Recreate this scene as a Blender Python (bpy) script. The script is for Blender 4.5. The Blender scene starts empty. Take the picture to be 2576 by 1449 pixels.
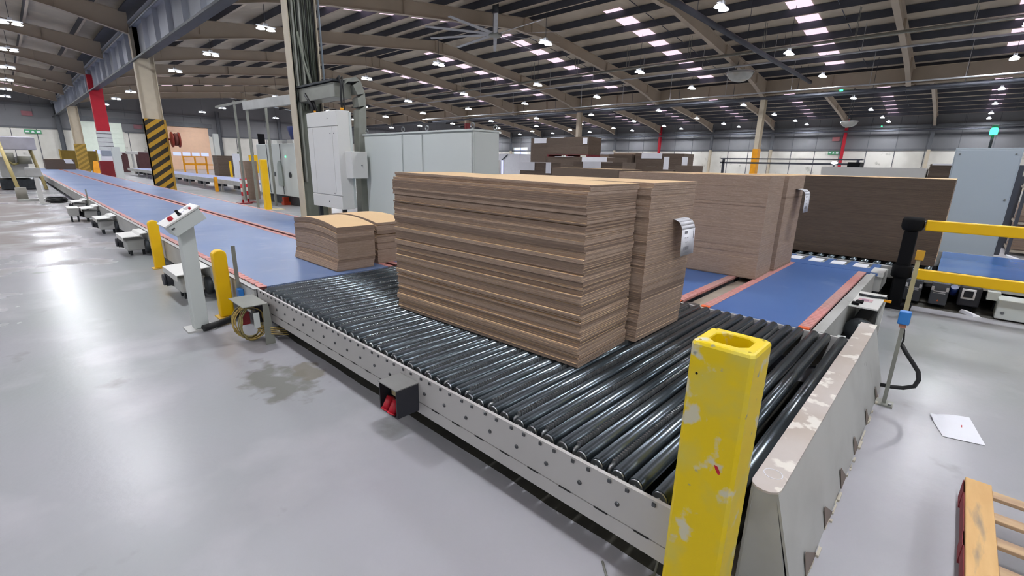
import bpy, math, random
from mathutils import Vector, Matrix
random.seed(7)
scn = bpy.context.scene
col = scn.collection

# ------------------------------------------------------------------ camera
F_PX, YAW, PITCH, ROLL, EYE = 1168.6, 0.81776, 0.26202, 0.021137, 1.75
cy, sy, cp, sp = math.cos(YAW), math.sin(YAW), math.cos(PITCH), math.sin(PITCH)
fwd = Vector((sy * cp, cy * cp, -sp)); rgt = Vector((cy, -sy, 0)); upv = rgt.cross(fwd)
cr, sr = math.cos(ROLL), math.sin(ROLL)
r2 = cr * rgt + sr * upv; u2 = -sr * rgt + cr * upv
cam = bpy.data.cameras.new('camera'); cam_o = bpy.data.objects.new('camera', cam); col.objects.link(cam_o)
cam.sensor_fit = 'HORIZONTAL'; cam.sensor_width = 36.0; cam.lens = F_PX / 2576 * 36.0
cam.clip_start = 0.05; cam.clip_end = 400
mw = Matrix((r2, u2, -fwd)).transposed().to_4x4(); mw.translation = Vector((0, 0, EYE)); cam_o.matrix_world = mw
scn.camera = cam_o

# ------------------------------------------------------------------ light and exposure
LAMP, SKYLIGHT, DAYPANE = 465.0, 1.3, 4.0
scn.view_settings.view_transform = 'Standard'; scn.view_settings.look = 'None'
scn.view_settings.exposure = 0.0; scn.view_settings.gamma = 1.0; scn.view_settings.use_curve_mapping = False
scn.cycles.sample_clamp_indirect = 4.0; scn.cycles.sample_clamp_direct = 0.0
scn.cycles.max_bounces = 8; scn.cycles.diffuse_bounces = 5; scn.cycles.glossy_bounces = 4
scn.cycles.caustics_reflective = False; scn.cycles.caustics_refractive = False
w = bpy.data.worlds.new('world'); scn.world = w; w.use_nodes = True
w.node_tree.nodes['Background'].inputs[0].default_value = (0.75, 0.8, 0.9, 1); w.node_tree.nodes['Background'].inputs[1].default_value = 0.3

# ------------------------------------------------------------------ materials
def lin(h):
    h = h.lstrip('#'); o = []
    for i in (0, 2, 4):
        c = int(h[i:i + 2], 16) / 255
        o.append(c / 12.92 if c <= .04045 else ((c + .055) / 1.055) ** 2.4)
    return o + [1.0]
def M(name, hexc, rough=.5, metal=0.0, var=.10, scale=3.0, hex2=None, bump=0.0, bscale=60, spec=.5, emit=None):
    m = bpy.data.materials.new(name); m.use_nodes = True; nt = m.node_tree; b = nt.nodes['Principled BSDF']
    c = lin(hexc); b.inputs['Roughness'].default_value = rough; b.inputs['Metallic'].default_value = metal
    b.inputs['Specular IOR Level'].default_value = spec
    tc = nt.nodes.new('ShaderNodeTexCoord'); nz = nt.nodes.new('ShaderNodeTexNoise')
    nz.inputs['Scale'].default_value = scale; nz.inputs['Detail'].default_value = 5
    nt.links.new(tc.outputs['Object'], nz.inputs['Vector'])
    rp = nt.nodes.new('ShaderNodeValToRGB')
    rp.color_ramp.elements[0].position = .3; rp.color_ramp.elements[1].position = .7
    d = lin(hex2) if hex2 else [x * (1 - var) for x in c[:3]] + [1]
    rp.color_ramp.elements[0].color = d
    rp.color_ramp.elements[1].color = c if hex2 else [min(1, x * (1 + var)) for x in c[:3]] + [1]
    nt.links.new(nz.outputs['Fac'], rp.inputs['Fac']); nt.links.new(rp.outputs['Color'], b.inputs['Base Color'])
    if bump:
        n2 = nt.nodes.new('ShaderNodeTexNoise'); n2.inputs['Scale'].default_value = bscale
        nt.links.new(tc.outputs['Object'], n2.inputs['Vector'])
        bp = nt.nodes.new('ShaderNodeBump'); bp.inputs['Strength'].default_value = bump; bp.inputs['Distance'].default_value = .01
        nt.links.new(n2.outputs['Fac'], bp.inputs['Height']); nt.links.new(bp.outputs['Normal'], b.inputs['Normal'])
    if emit:
        b.inputs['Emission Color'].default_value = lin(emit[0]); b.inputs['Emission Strength'].default_value = emit[1]
    return m
def node(nt, t, **kw):
    n = nt.nodes.new(t)
    for k, v in kw.items(): setattr(n, k, v)
    return n
def stripes(name, ha, hb, direction, period, duty=.5, rough=.5, soft=.02, noise=.12):
    """two colours in straight bands; direction = vector in object space across the bands"""
    m = bpy.data.materials.new(name); m.use_nodes = True; nt = m.node_tree; b = nt.nodes['Principled BSDF']
    b.inputs['Roughness'].default_value = rough
    tc = node(nt, 'ShaderNodeTexCoord'); dot = node(nt, 'ShaderNodeVectorMath', operation='DOT_PRODUCT')
    dot.inputs[1].default_value = [x / period for x in direction]
    nt.links.new(tc.outputs['Object'], dot.inputs[0])
    fr = node(nt, 'ShaderNodeMath', operation='FRACT'); nt.links.new(dot.outputs['Value'], fr.inputs[0])
    gt = node(nt, 'ShaderNodeMath', operation='GREATER_THAN'); gt.inputs[1].default_value = duty
    nt.links.new(fr.outputs[0], gt.inputs[0])
    mx = node(nt, 'ShaderNodeMix', data_type='RGBA'); mx.inputs[6].default_value = lin(ha); mx.inputs[7].default_value = lin(hb)
    nt.links.new(gt.outputs[0], mx.inputs[0])
    nz = node(nt, 'ShaderNodeTexNoise'); nz.inputs['Scale'].default_value = 5; nt.links.new(tc.outputs['Object'], nz.inputs['Vector'])
    mr = node(nt, 'ShaderNodeMapRange'); mr.inputs['To Min'].default_value = 1 - noise; mr.inputs['To Max'].default_value = 1 + noise
    nt.links.new(nz.outputs['Fac'], mr.inputs['Value'])
    mm = node(nt, 'ShaderNodeMix', data_type='RGBA', blend_type='MULTIPLY'); mm.inputs[0].default_value = 1
    nt.links.new(mx.outputs[2], mm.inputs[6]); nt.links.new(mr.outputs[0], mm.inputs[7])
    nt.links.new(mm.outputs[2], b.inputs['Base Color'])
    return m
def patches(name, layers, rough=.5, metal=0, rvar=0.0, spec=.5, bump=0.0, aniso=(1, 1, 1), world=False):
    """layers: base hex, then (hex, noise scale, threshold, softness, seed, detail)"""
    m = bpy.data.materials.new(name); m.use_nodes = True; nt = m.node_tree; b = nt.nodes['Principled BSDF']
    b.inputs['Metallic'].default_value = metal; b.inputs['Roughness'].default_value = rough
    b.inputs['Specular IOR Level'].default_value = spec
    tc = node(nt, 'ShaderNodeTexCoord') if not world else node(nt, 'ShaderNodeNewGeometry'); CO = tc.outputs['Position' if world else 'Object']; cur = None; base = lin(layers[0]); last = None
    for (hx, sc, th, so, seed, det) in layers[1:]:
        mp = node(nt, 'ShaderNodeMapping'); mp.inputs['Location'].default_value = (seed * 3.1, seed * 1.7, seed * .9)
        mp.inputs['Scale'].default_value = aniso
        nt.links.new(CO, mp.inputs['Vector'])
        nz = node(nt, 'ShaderNodeTexNoise'); nz.inputs['Scale'].default_value = sc; nz.inputs['Detail'].default_value = det
        nt.links.new(mp.outputs[0], nz.inputs['Vector'])
        mr = node(nt, 'ShaderNodeMapRange'); mr.inputs['From Min'].default_value = th - so; mr.inputs['From Max'].default_value = th + so
        nt.links.new(nz.outputs['Fac'], mr.inputs['Value'])
        mx = node(nt, 'ShaderNodeMix', data_type='RGBA'); mx.inputs[7].default_value = lin(hx)
        if cur is None: mx.inputs[6].default_value = base
        else: nt.links.new(cur, mx.inputs[6])
        nt.links.new(mr.outputs[0], mx.inputs[0]); cur = mx.outputs[2]; last = nz
    nt.links.new(cur, b.inputs['Base Color'])
    if rvar:
        mr = node(nt, 'ShaderNodeMapRange'); mr.inputs['To Min'].default_value = rough - rvar; mr.inputs['To Max'].default_value = rough + rvar
        nt.links.new(last.outputs['Fac'], mr.inputs['Value']); nt.links.new(mr.outputs[0], b.inputs['Roughness'])
    if bump:
        n2 = node(nt, 'ShaderNodeTexNoise'); n2.inputs['Scale'].default_value = 25; n2.inputs['Detail'].default_value = 6
        nt.links.new(CO, n2.inputs['Vector'])
        bp = node(nt, 'ShaderNodeBump'); bp.inputs['Strength'].default_value = bump; bp.inputs['Distance'].default_value = .01
        nt.links.new(n2.outputs['Fac'], bp.inputs['Height']); nt.links.new(bp.outputs['Normal'], b.inputs['Normal'])
    return m
def glow(name, hexc, strength):
    m = bpy.data.materials.new(name); m.use_nodes = True; nt = m.node_tree
    nt.nodes.remove(nt.nodes['Principled BSDF']); e = node(nt, 'ShaderNodeEmission')
    e.inputs[0].default_value = lin(hexc); e.inputs[1].default_value = strength
    nt.links.new(e.outputs[0], nt.nodes['Material Output'].inputs['Surface'])
    return m
def floor_material():
    m = patches('painted_concrete', ['#a9a8ae', ('#9fa3a4', .35, .5, .12, 1, 4), ('#b4b3b8', 1.1, .62, .1, 2, 5), ('#8f908f', 2.3, .70, .05, 5, 8)], rough=.27, spec=.26, bump=.10, world=True)
    nt = m.node_tree; b = nt.nodes['Principled BSDF']
    tc = node(nt, 'ShaderNodeNewGeometry'); cur = b.inputs['Base Color'].links[0].from_socket
    def stain(cx, cyy, rx, ry, hx, sc, th=.42, seed=0, amt=1.0):
        nonlocal cur
        mp = node(nt, 'ShaderNodeMapping'); mp.vector_type = 'POINT'
        mp.inputs['Location'].default_value = (-cx / rx, -cyy / ry, 0); mp.inputs['Scale'].default_value = (1 / rx, 1 / ry, 0)
        nt.links.new(tc.outputs['Position'], mp.inputs['Vector'])
        ln = node(nt, 'ShaderNodeVectorMath', operation='LENGTH'); nt.links.new(mp.outputs[0], ln.inputs[0])
        inv = node(nt, 'ShaderNodeMath', operation='SUBTRACT'); inv.inputs[0].default_value = 1.0; nt.links.new(ln.outputs['Value'], inv.inputs[1])
        nz = node(nt, 'ShaderNodeTexNoise'); nz.inputs['Scale'].default_value = sc; nz.inputs['Detail'].default_value = 7
        sh = node(nt, 'ShaderNodeVectorMath', operation='ADD'); sh.inputs[1].default_value = (seed, seed * .7, 0)
        nt.links.new(tc.outputs['Position'], sh.inputs[0]); nt.links.new(sh.outputs[0], nz.inputs['Vector'])
        ad = node(nt, 'ShaderNodeMath', operation='MULTIPLY_ADD'); ad.inputs[1].default_value = .55
        nt.links.new(inv.outputs[0], ad.inputs[0]); nt.links.new(nz.outputs['Fac'], ad.inputs[2])
        mr = node(nt, 'ShaderNodeMapRange'); mr.inputs['From Min'].default_value = th + .12; mr.inputs['From Max'].default_value = th + .3
        mr.inputs['To Max'].default_value = amt
        nt.links.new(ad.outputs[0], mr.inputs['Value'])
        mx = node(nt, 'ShaderNodeMix', data_type='RGBA'); mx.inputs[7].default_value = lin(hx)
        nt.links.new(mr.outputs[0], mx.inputs[0]); nt.links.new(cur, mx.inputs[6]); cur = mx.outputs[2]
        return mr.outputs[0]
    stain(1.22, 3.72, .30, .62, '#7f7f79', 6, .52, 3, .85)
    stain(1.48, 3.75, .16, .35, '#847f74', 8, .50, 9, .85)
    worn = stain(-3.5, 21.4, 5.2, 15.0, '#968f8b', .9, .40, 5, .9)
    for key, va, vb in (('Roughness', .27, .75), ('Specular IOR Level', .26, .06)):
        mr = node(nt, 'ShaderNodeMapRange'); mr.inputs['To Min'].default_value = va; mr.inputs['To Max'].default_value = vb; mr.inputs['From Max'].default_value = .9
        nt.links.new(worn, mr.inputs['Value']); nt.links.new(mr.outputs[0], b.inputs[key])
    stain(1.2, 4.7, .5, .6, '#9b979a', 3, .62, 7, .7)
    nt.links.new(cur, b.inputs['Base Color'])
    return m

MT = {}
MT['floor'] = floor_material()
MT['white_paint'] = patches('white_painted_steel', ['#c4c2c0', ('#b9b6b3', 1.5, .55, .15, 1, 4), ('#8d8a86', 9, .74, .03, 4, 6)], rough=.45)
MT['rail_white'] = patches('conveyor_white_paint', ['#bdbbb9', ('#b2b0ae', 1.2, .55, .15, 1, 4), ('#84817e', 14, .78, .02, 3, 7)], rough=.42)
MT['slot'] = M('dark_gap', '#1c1c1c', .9)
MT['roller'] = patches('zinc_roller', ['#6a7379', ('#59636a', 3.0, .5, .2, 1, 4), ('#3b4247', 6, .70, .02, 7, 1)], rough=.25, metal=.85, rvar=.05, aniso=(.35, 1.5, 1.5))
MT['steel'] = M('bright_steel', '#9a9ea0', .3, .9, .15, 8)
MT['dark_steel'] = M('dark_steel', '#3c4044', .5, .6, .2, 6)
MT['chain'] = M('oiled_chain', '#a5a8aa', .3, .85, .2, 20)
MT['bolt'] = M('bolt_head', '#55575a', .4, .8, .2, 20)
MT['belt'] = patches('blue_modular_belt', ['#6a82ae', ('#768ab0', .9, .5, .15, 1, 5), ('#8595b4', 2.2, .64, .08, 3, 7), ('#5d77a8', .5, .66, .06, 8, 3)], rough=.40, spec=.75, rvar=.06)
MT['belt_blue'] = patches('clean_blue_belt', ['#4a6ca8', ('#5274ac', .9, .5, .15, 1, 5), ('#6480b0', 2.2, .7, .08, 3, 7)], rough=.42, spec=.6)
MT['pink'] = patches('faded_red_edge', ['#d4918b', ('#c99f98', 1.6, .52, .14, 2, 5)], rough=.55)
MT['orange'] = M('orange_end_cap', '#f0703c', .45)
MT['frame_grey'] = patches('grey_frame_paint', ['#bcbdba', ('#adaeab', 2, .55, .12, 1, 5), ('#7d7a74', 8, .74, .03, 3, 6)], rough=.5)
MT['frame_tan'] = patches('dusty_tan_plate', ['#a79c8d', ('#b7ae9f', 3, .55, .1, 1, 5)], rough=.6)
MT['kraft'] = M('kraft_liner', '#d9b88c', .75, var=.04, scale=1.5)
MT['edge'] = patches('corrugated_edge', ['#a69182', ('#968172', 6, .5, .2, 2, 4), ('#b5a192', 30, .62, .1, 5, 3)], rough=.85, aniso=(1, 1, 12))
MT['edge_dark'] = patches('corrugated_edge_shaded', ['#685a4f', ('#5b4e45', 6, .5, .2, 2, 4)], rough=.85, aniso=(1, 1, 12))  # same board edge darkened, the far stacks' shade put into its colour
MT['edge_b'] = patches('corrugated_edge_shadow_band', ['#8f7b6d', ('#806d60', 6, .5, .2, 2, 4)], rough=.85, aniso=(1, 1, 12))  # darker tone for random sheet groups, painting shadow bands into the edge
MT['edge_dark_b'] = patches('corrugated_edge_shaded_band', ['#62554a', ('#564a42', 6, .5, .2, 2, 4)], rough=.85, aniso=(1, 1, 12))  # shadow-band tone to go with the shaded edge
MT['paper'] = M('white_paper', '#e8e9f0', .7, var=.03)
MT['print_grey'] = M('grey_print', '#8c8d96', .7)
MT['yellow'] = M('safety_yellow', '#ffc805', .42, var=.06)
MT['yellow_worn'] = patches('worn_safety_yellow', ['#e9cb00', ('#dcc84a', 5.0, .55, .08, 1, 6), ('#d6d0b4', 9, .62, .03, 3, 7), ('#98988e', 20, .70, .03, 8, 8)], rough=.4)
MT['black'] = M('black_plastic', '#07080c', .7, spec=.2)
MT['black_box'] = M('black_enclosure', '#23242b', .55)
MT['grey_cab'] = M('light_grey_enclosure', '#d0d6d3', .4, var=.02, scale=.8)
MT['grey_cab2'] = M('pale_grey_enclosure', '#e0e0dc', .42, var=.02, scale=.8)
MT['blue_cab'] = M('blue_grey_enclosure', '#aab4bc', .4, var=.02, scale=.8)
MT['seam'] = M('enclosure_gap', '#55585a', .7)
MT['red'] = M('signal_red', '#b8142b', .45, var=.08)
MT['deep_red'] = M('dark_red', '#7c1720', .5, var=.1)
MT['orange_paint'] = M('orange_band', '#efa310', .45)
MT['roof'] = patches('roof_liner', ['#c6bba9', ('#b9ae9d', .4, .5, .15, 1, 4), ('#cdc2ae', 1.6, .6, .1, 4, 5)], rough=.75)
MT['purlin'] = M('blue_grey_purlin', '#464952', .6, .2, .12, 2)
MT['rafter'] = M('beige_steel', '#b8ab99', .6, var=.08, scale=.7)
MT['valley_grey'] = M('blue_grey_girder', '#b9bec8', .6, var=.08, scale=.7)
MT['col_beige'] = M('column_beige', '#c6bba6', .55, var=.06)
MT['col_shade'] = M('column_web_shade', '#6d7166', .6, var=.12)  # column paint darkened so the web's shade sits in its colour
MT['upper_wall'] = M('grey_cladding', '#75767a', .7, var=.05, scale=.5)
MT['lower_wall'] = patches('white_liner_wall', ['#e2e0d8', ('#d5d3ca', .6, .55, .12, 1, 5), ('#a5a498', .9, .70, .05, 3, 7)], rough=.65)
MT['wall_line'] = M('wall_rail', '#5d6065', .6)
MT['skylight'] = glow('daylit_rooflight', '#f6d8eb', SKYLIGHT)
MT['lamp'] = glow('lamp_lens', '#f7faff', LAMP)
MT['lamp_body'] = M('lamp_housing', '#b9bcc0', .5)
MT['reflector_glow'] = M('added_reflector_glow', '#d5d8dc', .3, emit=('#f4f7ff', 9))  # added glow on the lamp reflectors, brightens the roof above them
MT['daypane'] = glow('daylit_pane', '#c6d2ff', DAYPANE * .3)
MT['door_green'] = M('pale_green_door', '#f0fbee', .55, var=.03)
MT['door_peach'] = M('peach_door', '#f4cdae', .55, var=.03)
MT['wood'] = patches('pallet_wood', ['#e0b87e', ('#cfa56c', 2, .5, .15, 2, 5), ('#a08d74', 3.2, .64, .08, 5, 6)], rough=.7, aniso=(1, 6, 6))
MT['wood_pale'] = patches('pale_pallet_wood', ['#c9ab86', ('#a98d74', 3, .5, .15, 2, 5)], rough=.75, aniso=(6, 1, 6))
MT['wood_red'] = M('red_painted_wood', '#7e2a33', .7, var=.25, scale=6)
MT['blue_sensor'] = M('blue_sensor_case', '#2f79c4', .4)
MT['tin'] = M('galvanised_sheet', '#8e9088', .42, .35, .12, 4)
MT['cable_dark'] = M('dark_cable', '#191a1c', .5)
MT['cable_yellow'] = M('yellow_sleeving', '#8d8250', .5, var=.25, scale=20)
MT['green_lens'] = glow('lit_green_lens', '#35f08a', 6.0)
MT['sign_green'] = M('green_sign', '#3d9a67', .5)
MT['hazard'] = stripes('hazard_stripes', '#2b2415', '#b98d1f', (.52, .52, -.72), .30, .5)
MT['chev'] = stripes('white_black_bands', '#33353a', '#cfd2d2', (0, 0, 1), .29, .13)
MT['redwhite'] = stripes('red_white_bands', '#c3252f', '#d9d6d0', (0, 0, 1), .3, .5)

# ------------------------------------------------------------------ geometry helpers
WL = {}
class MB:
    def __init__(s): s.v = []; s.f = []; s.m = []; s.sm = []
    def _add(s, vs, fs, mi=0, smooth=None):
        o = len(s.v); s.v += [tuple(x) for x in vs]
        for i, f in enumerate(fs):
            s.f.append([k + o for k in f]); s.m.append(mi); s.sm.append(bool(smooth and smooth[i]))
    def box(s, x0, x1, y0, y1, z0, z1, mi=0, top=None):
        vs = [(x0, y0, z0), (x1, y0, z0), (x1, y1, z0), (x0, y1, z0), (x0, y0, z1), (x1, y0, z1), (x1, y1, z1), (x0, y1, z1)]
        o = len(s.f)
        s._add(vs, [(3, 2, 1, 0), (4, 5, 6, 7), (0, 1, 5, 4), (1, 2, 6, 5), (2, 3, 7, 6), (3, 0, 4, 7)], mi)
        if top is not None: s.m[o + 1] = top
        return s
    def hexa(s, vs, mi=0, top=None):
        o = len(s.f)
        s._add(vs, [(3, 2, 1, 0), (4, 5, 6, 7), (0, 1, 5, 4), (1, 2, 6, 5), (2, 3, 7, 6), (3, 0, 4, 7)], mi)
        if top is not None: s.m[o + 1] = top
        return s
    def quad(s, a, b, c, d, mi=0): s._add([a, b, c, d], [(0, 1, 2, 3)], mi); return s
    def cyl(s, p0, p1, r, n=12, rb=None, mi=0, caps=True):
        p0 = Vector(p0); p1 = Vector(p1); d = (p1 - p0).normalized()
        a = d.orthogonal().normalized(); b = d.cross(a); rb = r if rb is None else rb
        vs = []
        for k in range(n):
            t = 2 * math.pi * k / n; e = a * math.cos(t) + b * math.sin(t); vs.append(p0 + e * r); vs.append(p1 + e * rb)
        fs = [(2 * k, 2 * ((k + 1) % n), 2 * ((k + 1) % n) + 1, 2 * k + 1) for k in range(n)]; sm = [1] * n
        if caps: fs += [tuple(2 * k for k in range(n))[::-1], tuple(2 * k + 1 for k in range(n))]; sm += [0, 0]
        s._add(vs, fs, mi, sm); return s
    def tube(s, pts, r, n=8, mi=0):
        pts = [Vector(p) for p in pts]; rings = []; a = None
        for i, p in enumerate(pts):
            d = (pts[min(i + 1, len(pts) - 1)] - pts[max(i - 1, 0)]).normalized()
            if a is None: a = d.orthogonal().normalized()
            else: a = (a - d * a.dot(d)).normalized()
            b = d.cross(a); rings.append([p + (a * math.cos(2 * math.pi * k / n) + b * math.sin(2 * math.pi * k / n)) * r for k in range(n)])
        vs = [v for rg in rings for v in rg]; fs = []; sm = []
        for i in range(len(pts) - 1):
            for k in range(n):
                k2 = (k + 1) % n; fs.append((i * n + k, i * n + k2, (i + 1) * n + k2, (i + 1) * n + k)); sm.append(1)
        fs += [tuple(range(n))[::-1], tuple((len(pts) - 1) * n + k for k in range(n))]; sm += [0, 0]
        s._add(vs, fs, mi, sm); return s
    def prism(s, poly, ext, mi=0):
        e = Vector(ext); n = len(poly); vs = [Vector(p) for p in poly] + [Vector(p) + e for p in poly]
        fs = [tuple(range(n))[::-1], tuple(range(n, 2 * n))] + [(k, (k + 1) % n, (k + 1) % n + n, k + n) for k in range(n)]
        s._add(vs, fs, mi); return s
    def loft(s, rings, mi=0, smooth=True, caps=True):
        n = len(rings[0]); vs = [v for r in rings for v in r]; fs = []; sm = []
        for i in range(len(rings) - 1):
            for k in range(n):
                k2 = (k + 1) % n; fs.append((i * n + k, i * n + k2, (i + 1) * n + k2, (i + 1) * n + k)); sm.append(smooth)
        if caps: fs += [tuple(range(n))[::-1], tuple((len(rings) - 1) * n + k for k in range(n))]; sm += [0, 0]
        s._add(vs, fs, mi, sm); return s
    def lathe(s, c, prof, n=20, axis='z', mi=0, smooth=True, caps=True):
        rings = []
        for r, h in prof:
            rg = []
            for k in range(n):
                t = 2 * math.pi * k / n; u, v = r * math.cos(t), r * math.sin(t)
                p = {'z': (u, v, h), 'x': (h, u, v), 'y': (v, h, u)}[axis]
                rg.append((c[0] + p[0], c[1] + p[1], c[2] + p[2]))
            rings.append(rg)
        return s.loft(rings, mi, smooth, caps)
    def rot(s, ang, c, axis='Z'):
        R = Matrix.Rotation(ang, 3, axis); c = Vector(c)
        s.v = [tuple(R @ (Vector(p) - c) + c) for p in s.v]; return s
    def build(s, name, mats, parent=None, bevel=0.0, seg=2):
        if not isinstance(mats, (list, tuple)): mats = [mats]
        if parent is None:
            xs = list(zip(*s.v)); org = Vector(((min(xs[0]) + max(xs[0])) / 2, (min(xs[1]) + max(xs[1])) / 2, min(xs[2])))
        else: org = WL[parent.name]
        me = bpy.data.meshes.new(name)
        me.from_pydata([tuple(Vector(p) - org) for p in s.v], [], s.f)
        for m in mats: me.materials.append(m if not isinstance(m, str) else MT[m])
        for i, p in enumerate(me.polygons): p.material_index = s.m[i]; p.use_smooth = s.sm[i]
        me.update(); o = bpy.data.objects.new(name, me); col.objects.link(o)
        if parent is None: o.location = org
        else: o.parent = parent
        WL[o.name] = org.copy()
        if bevel:
            md = o.modifiers.new('bevel', 'BEVEL'); md.width = bevel; md.segments = seg; md.limit_method = 'ANGLE'; md.angle_limit = math.radians(40)
        return o
def tag(o, label=None, cat=None, group=None, kind=None):
    if label: o['label'] = label
    if cat: o['category'] = cat
    if group: o['group'] = group
    if kind: o['kind'] = kind
    return o
def thing(name, label, cat, loc=(0, 0, 0), group=None, kind=None):
    o = bpy.data.objects.new(name, None); col.objects.link(o); o.location = loc; o.empty_display_size = .1
    WL[o.name] = Vector(loc); return tag(o, label, cat, group, kind)
def dup(root, loc, label=None, group=None, rz=None, skip=()):
    r = root.copy(); col.objects.link(r); r.location = loc; WL[r.name] = Vector(loc)
    if rz is not None: r.rotation_euler = (0, 0, rz)
    if label: r['label'] = label
    if group: r['group'] = group
    for ch in list(root.children):
        if ch.name.split('.')[0] in skip: continue
        c = ch.copy(); col.objects.link(c); c.parent = r
        for g in list(ch.children):
            d = g.copy(); col.objects.link(d); d.parent = c
    return r
def part_copy(o, dloc):
    c = o.copy(); col.objects.link(c); c.parent = o.parent; c.location = Vector(o.location) + Vector(dloc); return c
ORD = ['first', 'second', 'third', 'fourth', 'fifth', 'sixth', 'seventh', 'eighth', 'ninth', 'tenth', 'eleventh', 'twelfth']
# ================================================================== the building
X1, X2, X3, X0 = 5.25, 40.0, 74.75, -29.5          # valley / wall lines
YB, YF = 79.2, -14.0
SL, ZR = .117, 10.34
RIDGE = {'near': -12.1, 'mid': 22.6, 'far': 57.4}
def roof_z(x):
    rx = min(RIDGE.values(), key=lambda r: abs(r - x)); return ZR - SL * abs(x - rx)
FR = [3.6 + 8.4 * k for k in range(-2, 9)]          # frame lines along Y

o = MB().box(X0, X3, YF, YB, -.3, 0).build('floor', 'floor'); tag(o, kind='structure')
def wall(name, mk, rails):
    b = MB(); mk(b); o = b.build(name, ['lower_wall', 'upper_wall', 'wall_line']); tag(o, kind='structure'); return o
def back(b):
    for x0, x1 in ((X0, 7.2), (11.1, 15.75), (20.7, X3)): b.box(x0, x1, YB, YB + .2, 0, 4.6, 0)
    for x0, x1 in ((X0, 7.2), (11.1, 15.75), (20.7, X3)): b.box(x0, x1, YB, YB + .2, 4.6, 5.7, 1)
    b.box(X0, X3, YB, YB + .2, 5.7, 8.15, 1)
    for xr in RIDGE.values(): b.prism([(xr - 17.35, YB, 8.15), (xr + 17.35, YB, 8.15), (xr, YB, 10.2)], (0, .2, 0), 1)
    for x0, x1 in ((X0, 7.0), (11.3, 15.5), (20.9, X3)): b.box(x0, x1, YB - .07, YB, 4.52, 4.72, 2)
    b.box(X0, X3, YB - .12, YB, 7.0, 7.25, 2); b.box(6.9, 21.2, YB - .14, YB, 5.7, 6.25, 2)
    x = X0 + 1.2
    while x < X3 - .5:
        if not (6.8 < x < 11.4 or 15.4 < x < 21): b.box(x, x + .07, YB - .03, YB, 0, 4.5, 2)
        b.box(x, x + .05, YB - .03, YB, 6.3, 8.1, 2); x += 2.1
wall('wall_back', back, 0)
def right(b):
    b.box(X3, X3 + .2, YF, YB, 0, 4.25, 0); b.box(X3, X3 + .2, YF, YB, 4.25, 8.3, 1)
    b.box(X3 - .08, X3, YF, YB, 4.18, 4.42, 2); b.box(X3 - .14, X3, YF, YB, 5.95, 6.12, 2); b.box(X3 - .3, X3, YF, YB, 6.85, 7.15, 2)
    y = YF + 1.1
    while y < YB: b.box(X3 - .04, X3, y, y + .08, 0, 8.1, 2); y += 2.8
wall('wall_right', right, 0)
wall('wall_left', lambda b: (b.box(X0 - .2, X0, YF, YB, 0, 4.4, 0), b.box(X0 - .2, X0, YF, YB, 4.4, 8.3, 1)), 0)
wall('wall_front', lambda b: (b.box(X0, X3, YF - .2, YF, 0, 4.4, 0), b.box(X0, X3, YF - .2, YF, 4.4, 8.15, 1), [b.prism([(xr - 17.35, YF - .2, 8.15), (xr + 17.35, YF - .2, 8.15), (xr, YF - .2, 10.2)], (0, .2, 0), 1) for xr in RIDGE.values()]), 0)

# loading doors with their row of panes
for n, (xa, xb, zt, mt, np_, zp) in enumerate(((7.2, 11.1, 5.65, 'door_green', 2, 1.85), (15.75, 20.7, 5.7, 'door_peach', 4, 1.85))):
    d = MB(); k = 9
    for i in range(k):
        d.box(xa, xb, YB + .03, YB + .12, zt / k * i + .012, zt / k * (i + 1) - .012)
    d.box(xa, xb, YB + .10, YB + .14, 0, zt)
    o = d.build(f'door_{n + 1}', mt); tag(o, kind='structure')
    wd = (xb - xa - .5) / np_; x0 = xa + .25
    if n == 0: wd = .95; x0 = 7.75
    for i in range(np_):
        MB().box(x0 + i * wd + .12, x0 + (i + 1) * wd - .1, YB + .01, YB + .03, zp, zp + .45).build('window_pane', 'daypane', o)
# daylight in the far corner door
o = MB().box(X3 - .02, X3 - .005, 66.5, 70.5, 0, 5.0).build('door_3', 'door_green'); tag(o, kind='structure')
p = MB().box(X3 - .03, X3 - .02, 66.8, 70.2, .1, 4.9).build('door_pane', glow('open_door_daylight', '#cfd8ff', 1.6), o)

# roof: sheets, purlins, sag rods as parts of the ceiling
ceil = thing('ceiling', None, None, (22.6, 32, 8), kind='structure')
for nm, rx in RIDGE.items():
    for sgn in (-1, 1):
        xe = rx + sgn * 17.35; ze = ZR - SL * 17.35
        a, c = (xe, rx) if sgn < 0 else (rx, xe); za, zc = (ze, ZR) if sgn < 0 else (ZR, ze)
        MB().hexa([(a, YF, za), (c, YF, zc), (c, YB, zc), (a, YB, za), (a, YF, za + .1), (c, YF, zc + .1), (c, YB, zc + .1), (a, YB, za + .1)]).build('roof_sheet', 'roof', ceil)
        for j in range(9):
            x = rx + sgn * (.4 + 1.95 * j); z = roof_z(x) - .02
            MB().box(x - .035, x + .035, YF, YB, z - .36, z).box(x - .035, x + .07, YF, YB, z - .37, z - .355, 1).build('purlin', ['purlin', 'rafter'], ceil)  # bottom flange in beige, painting the light it catches
nwin = 0
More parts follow.
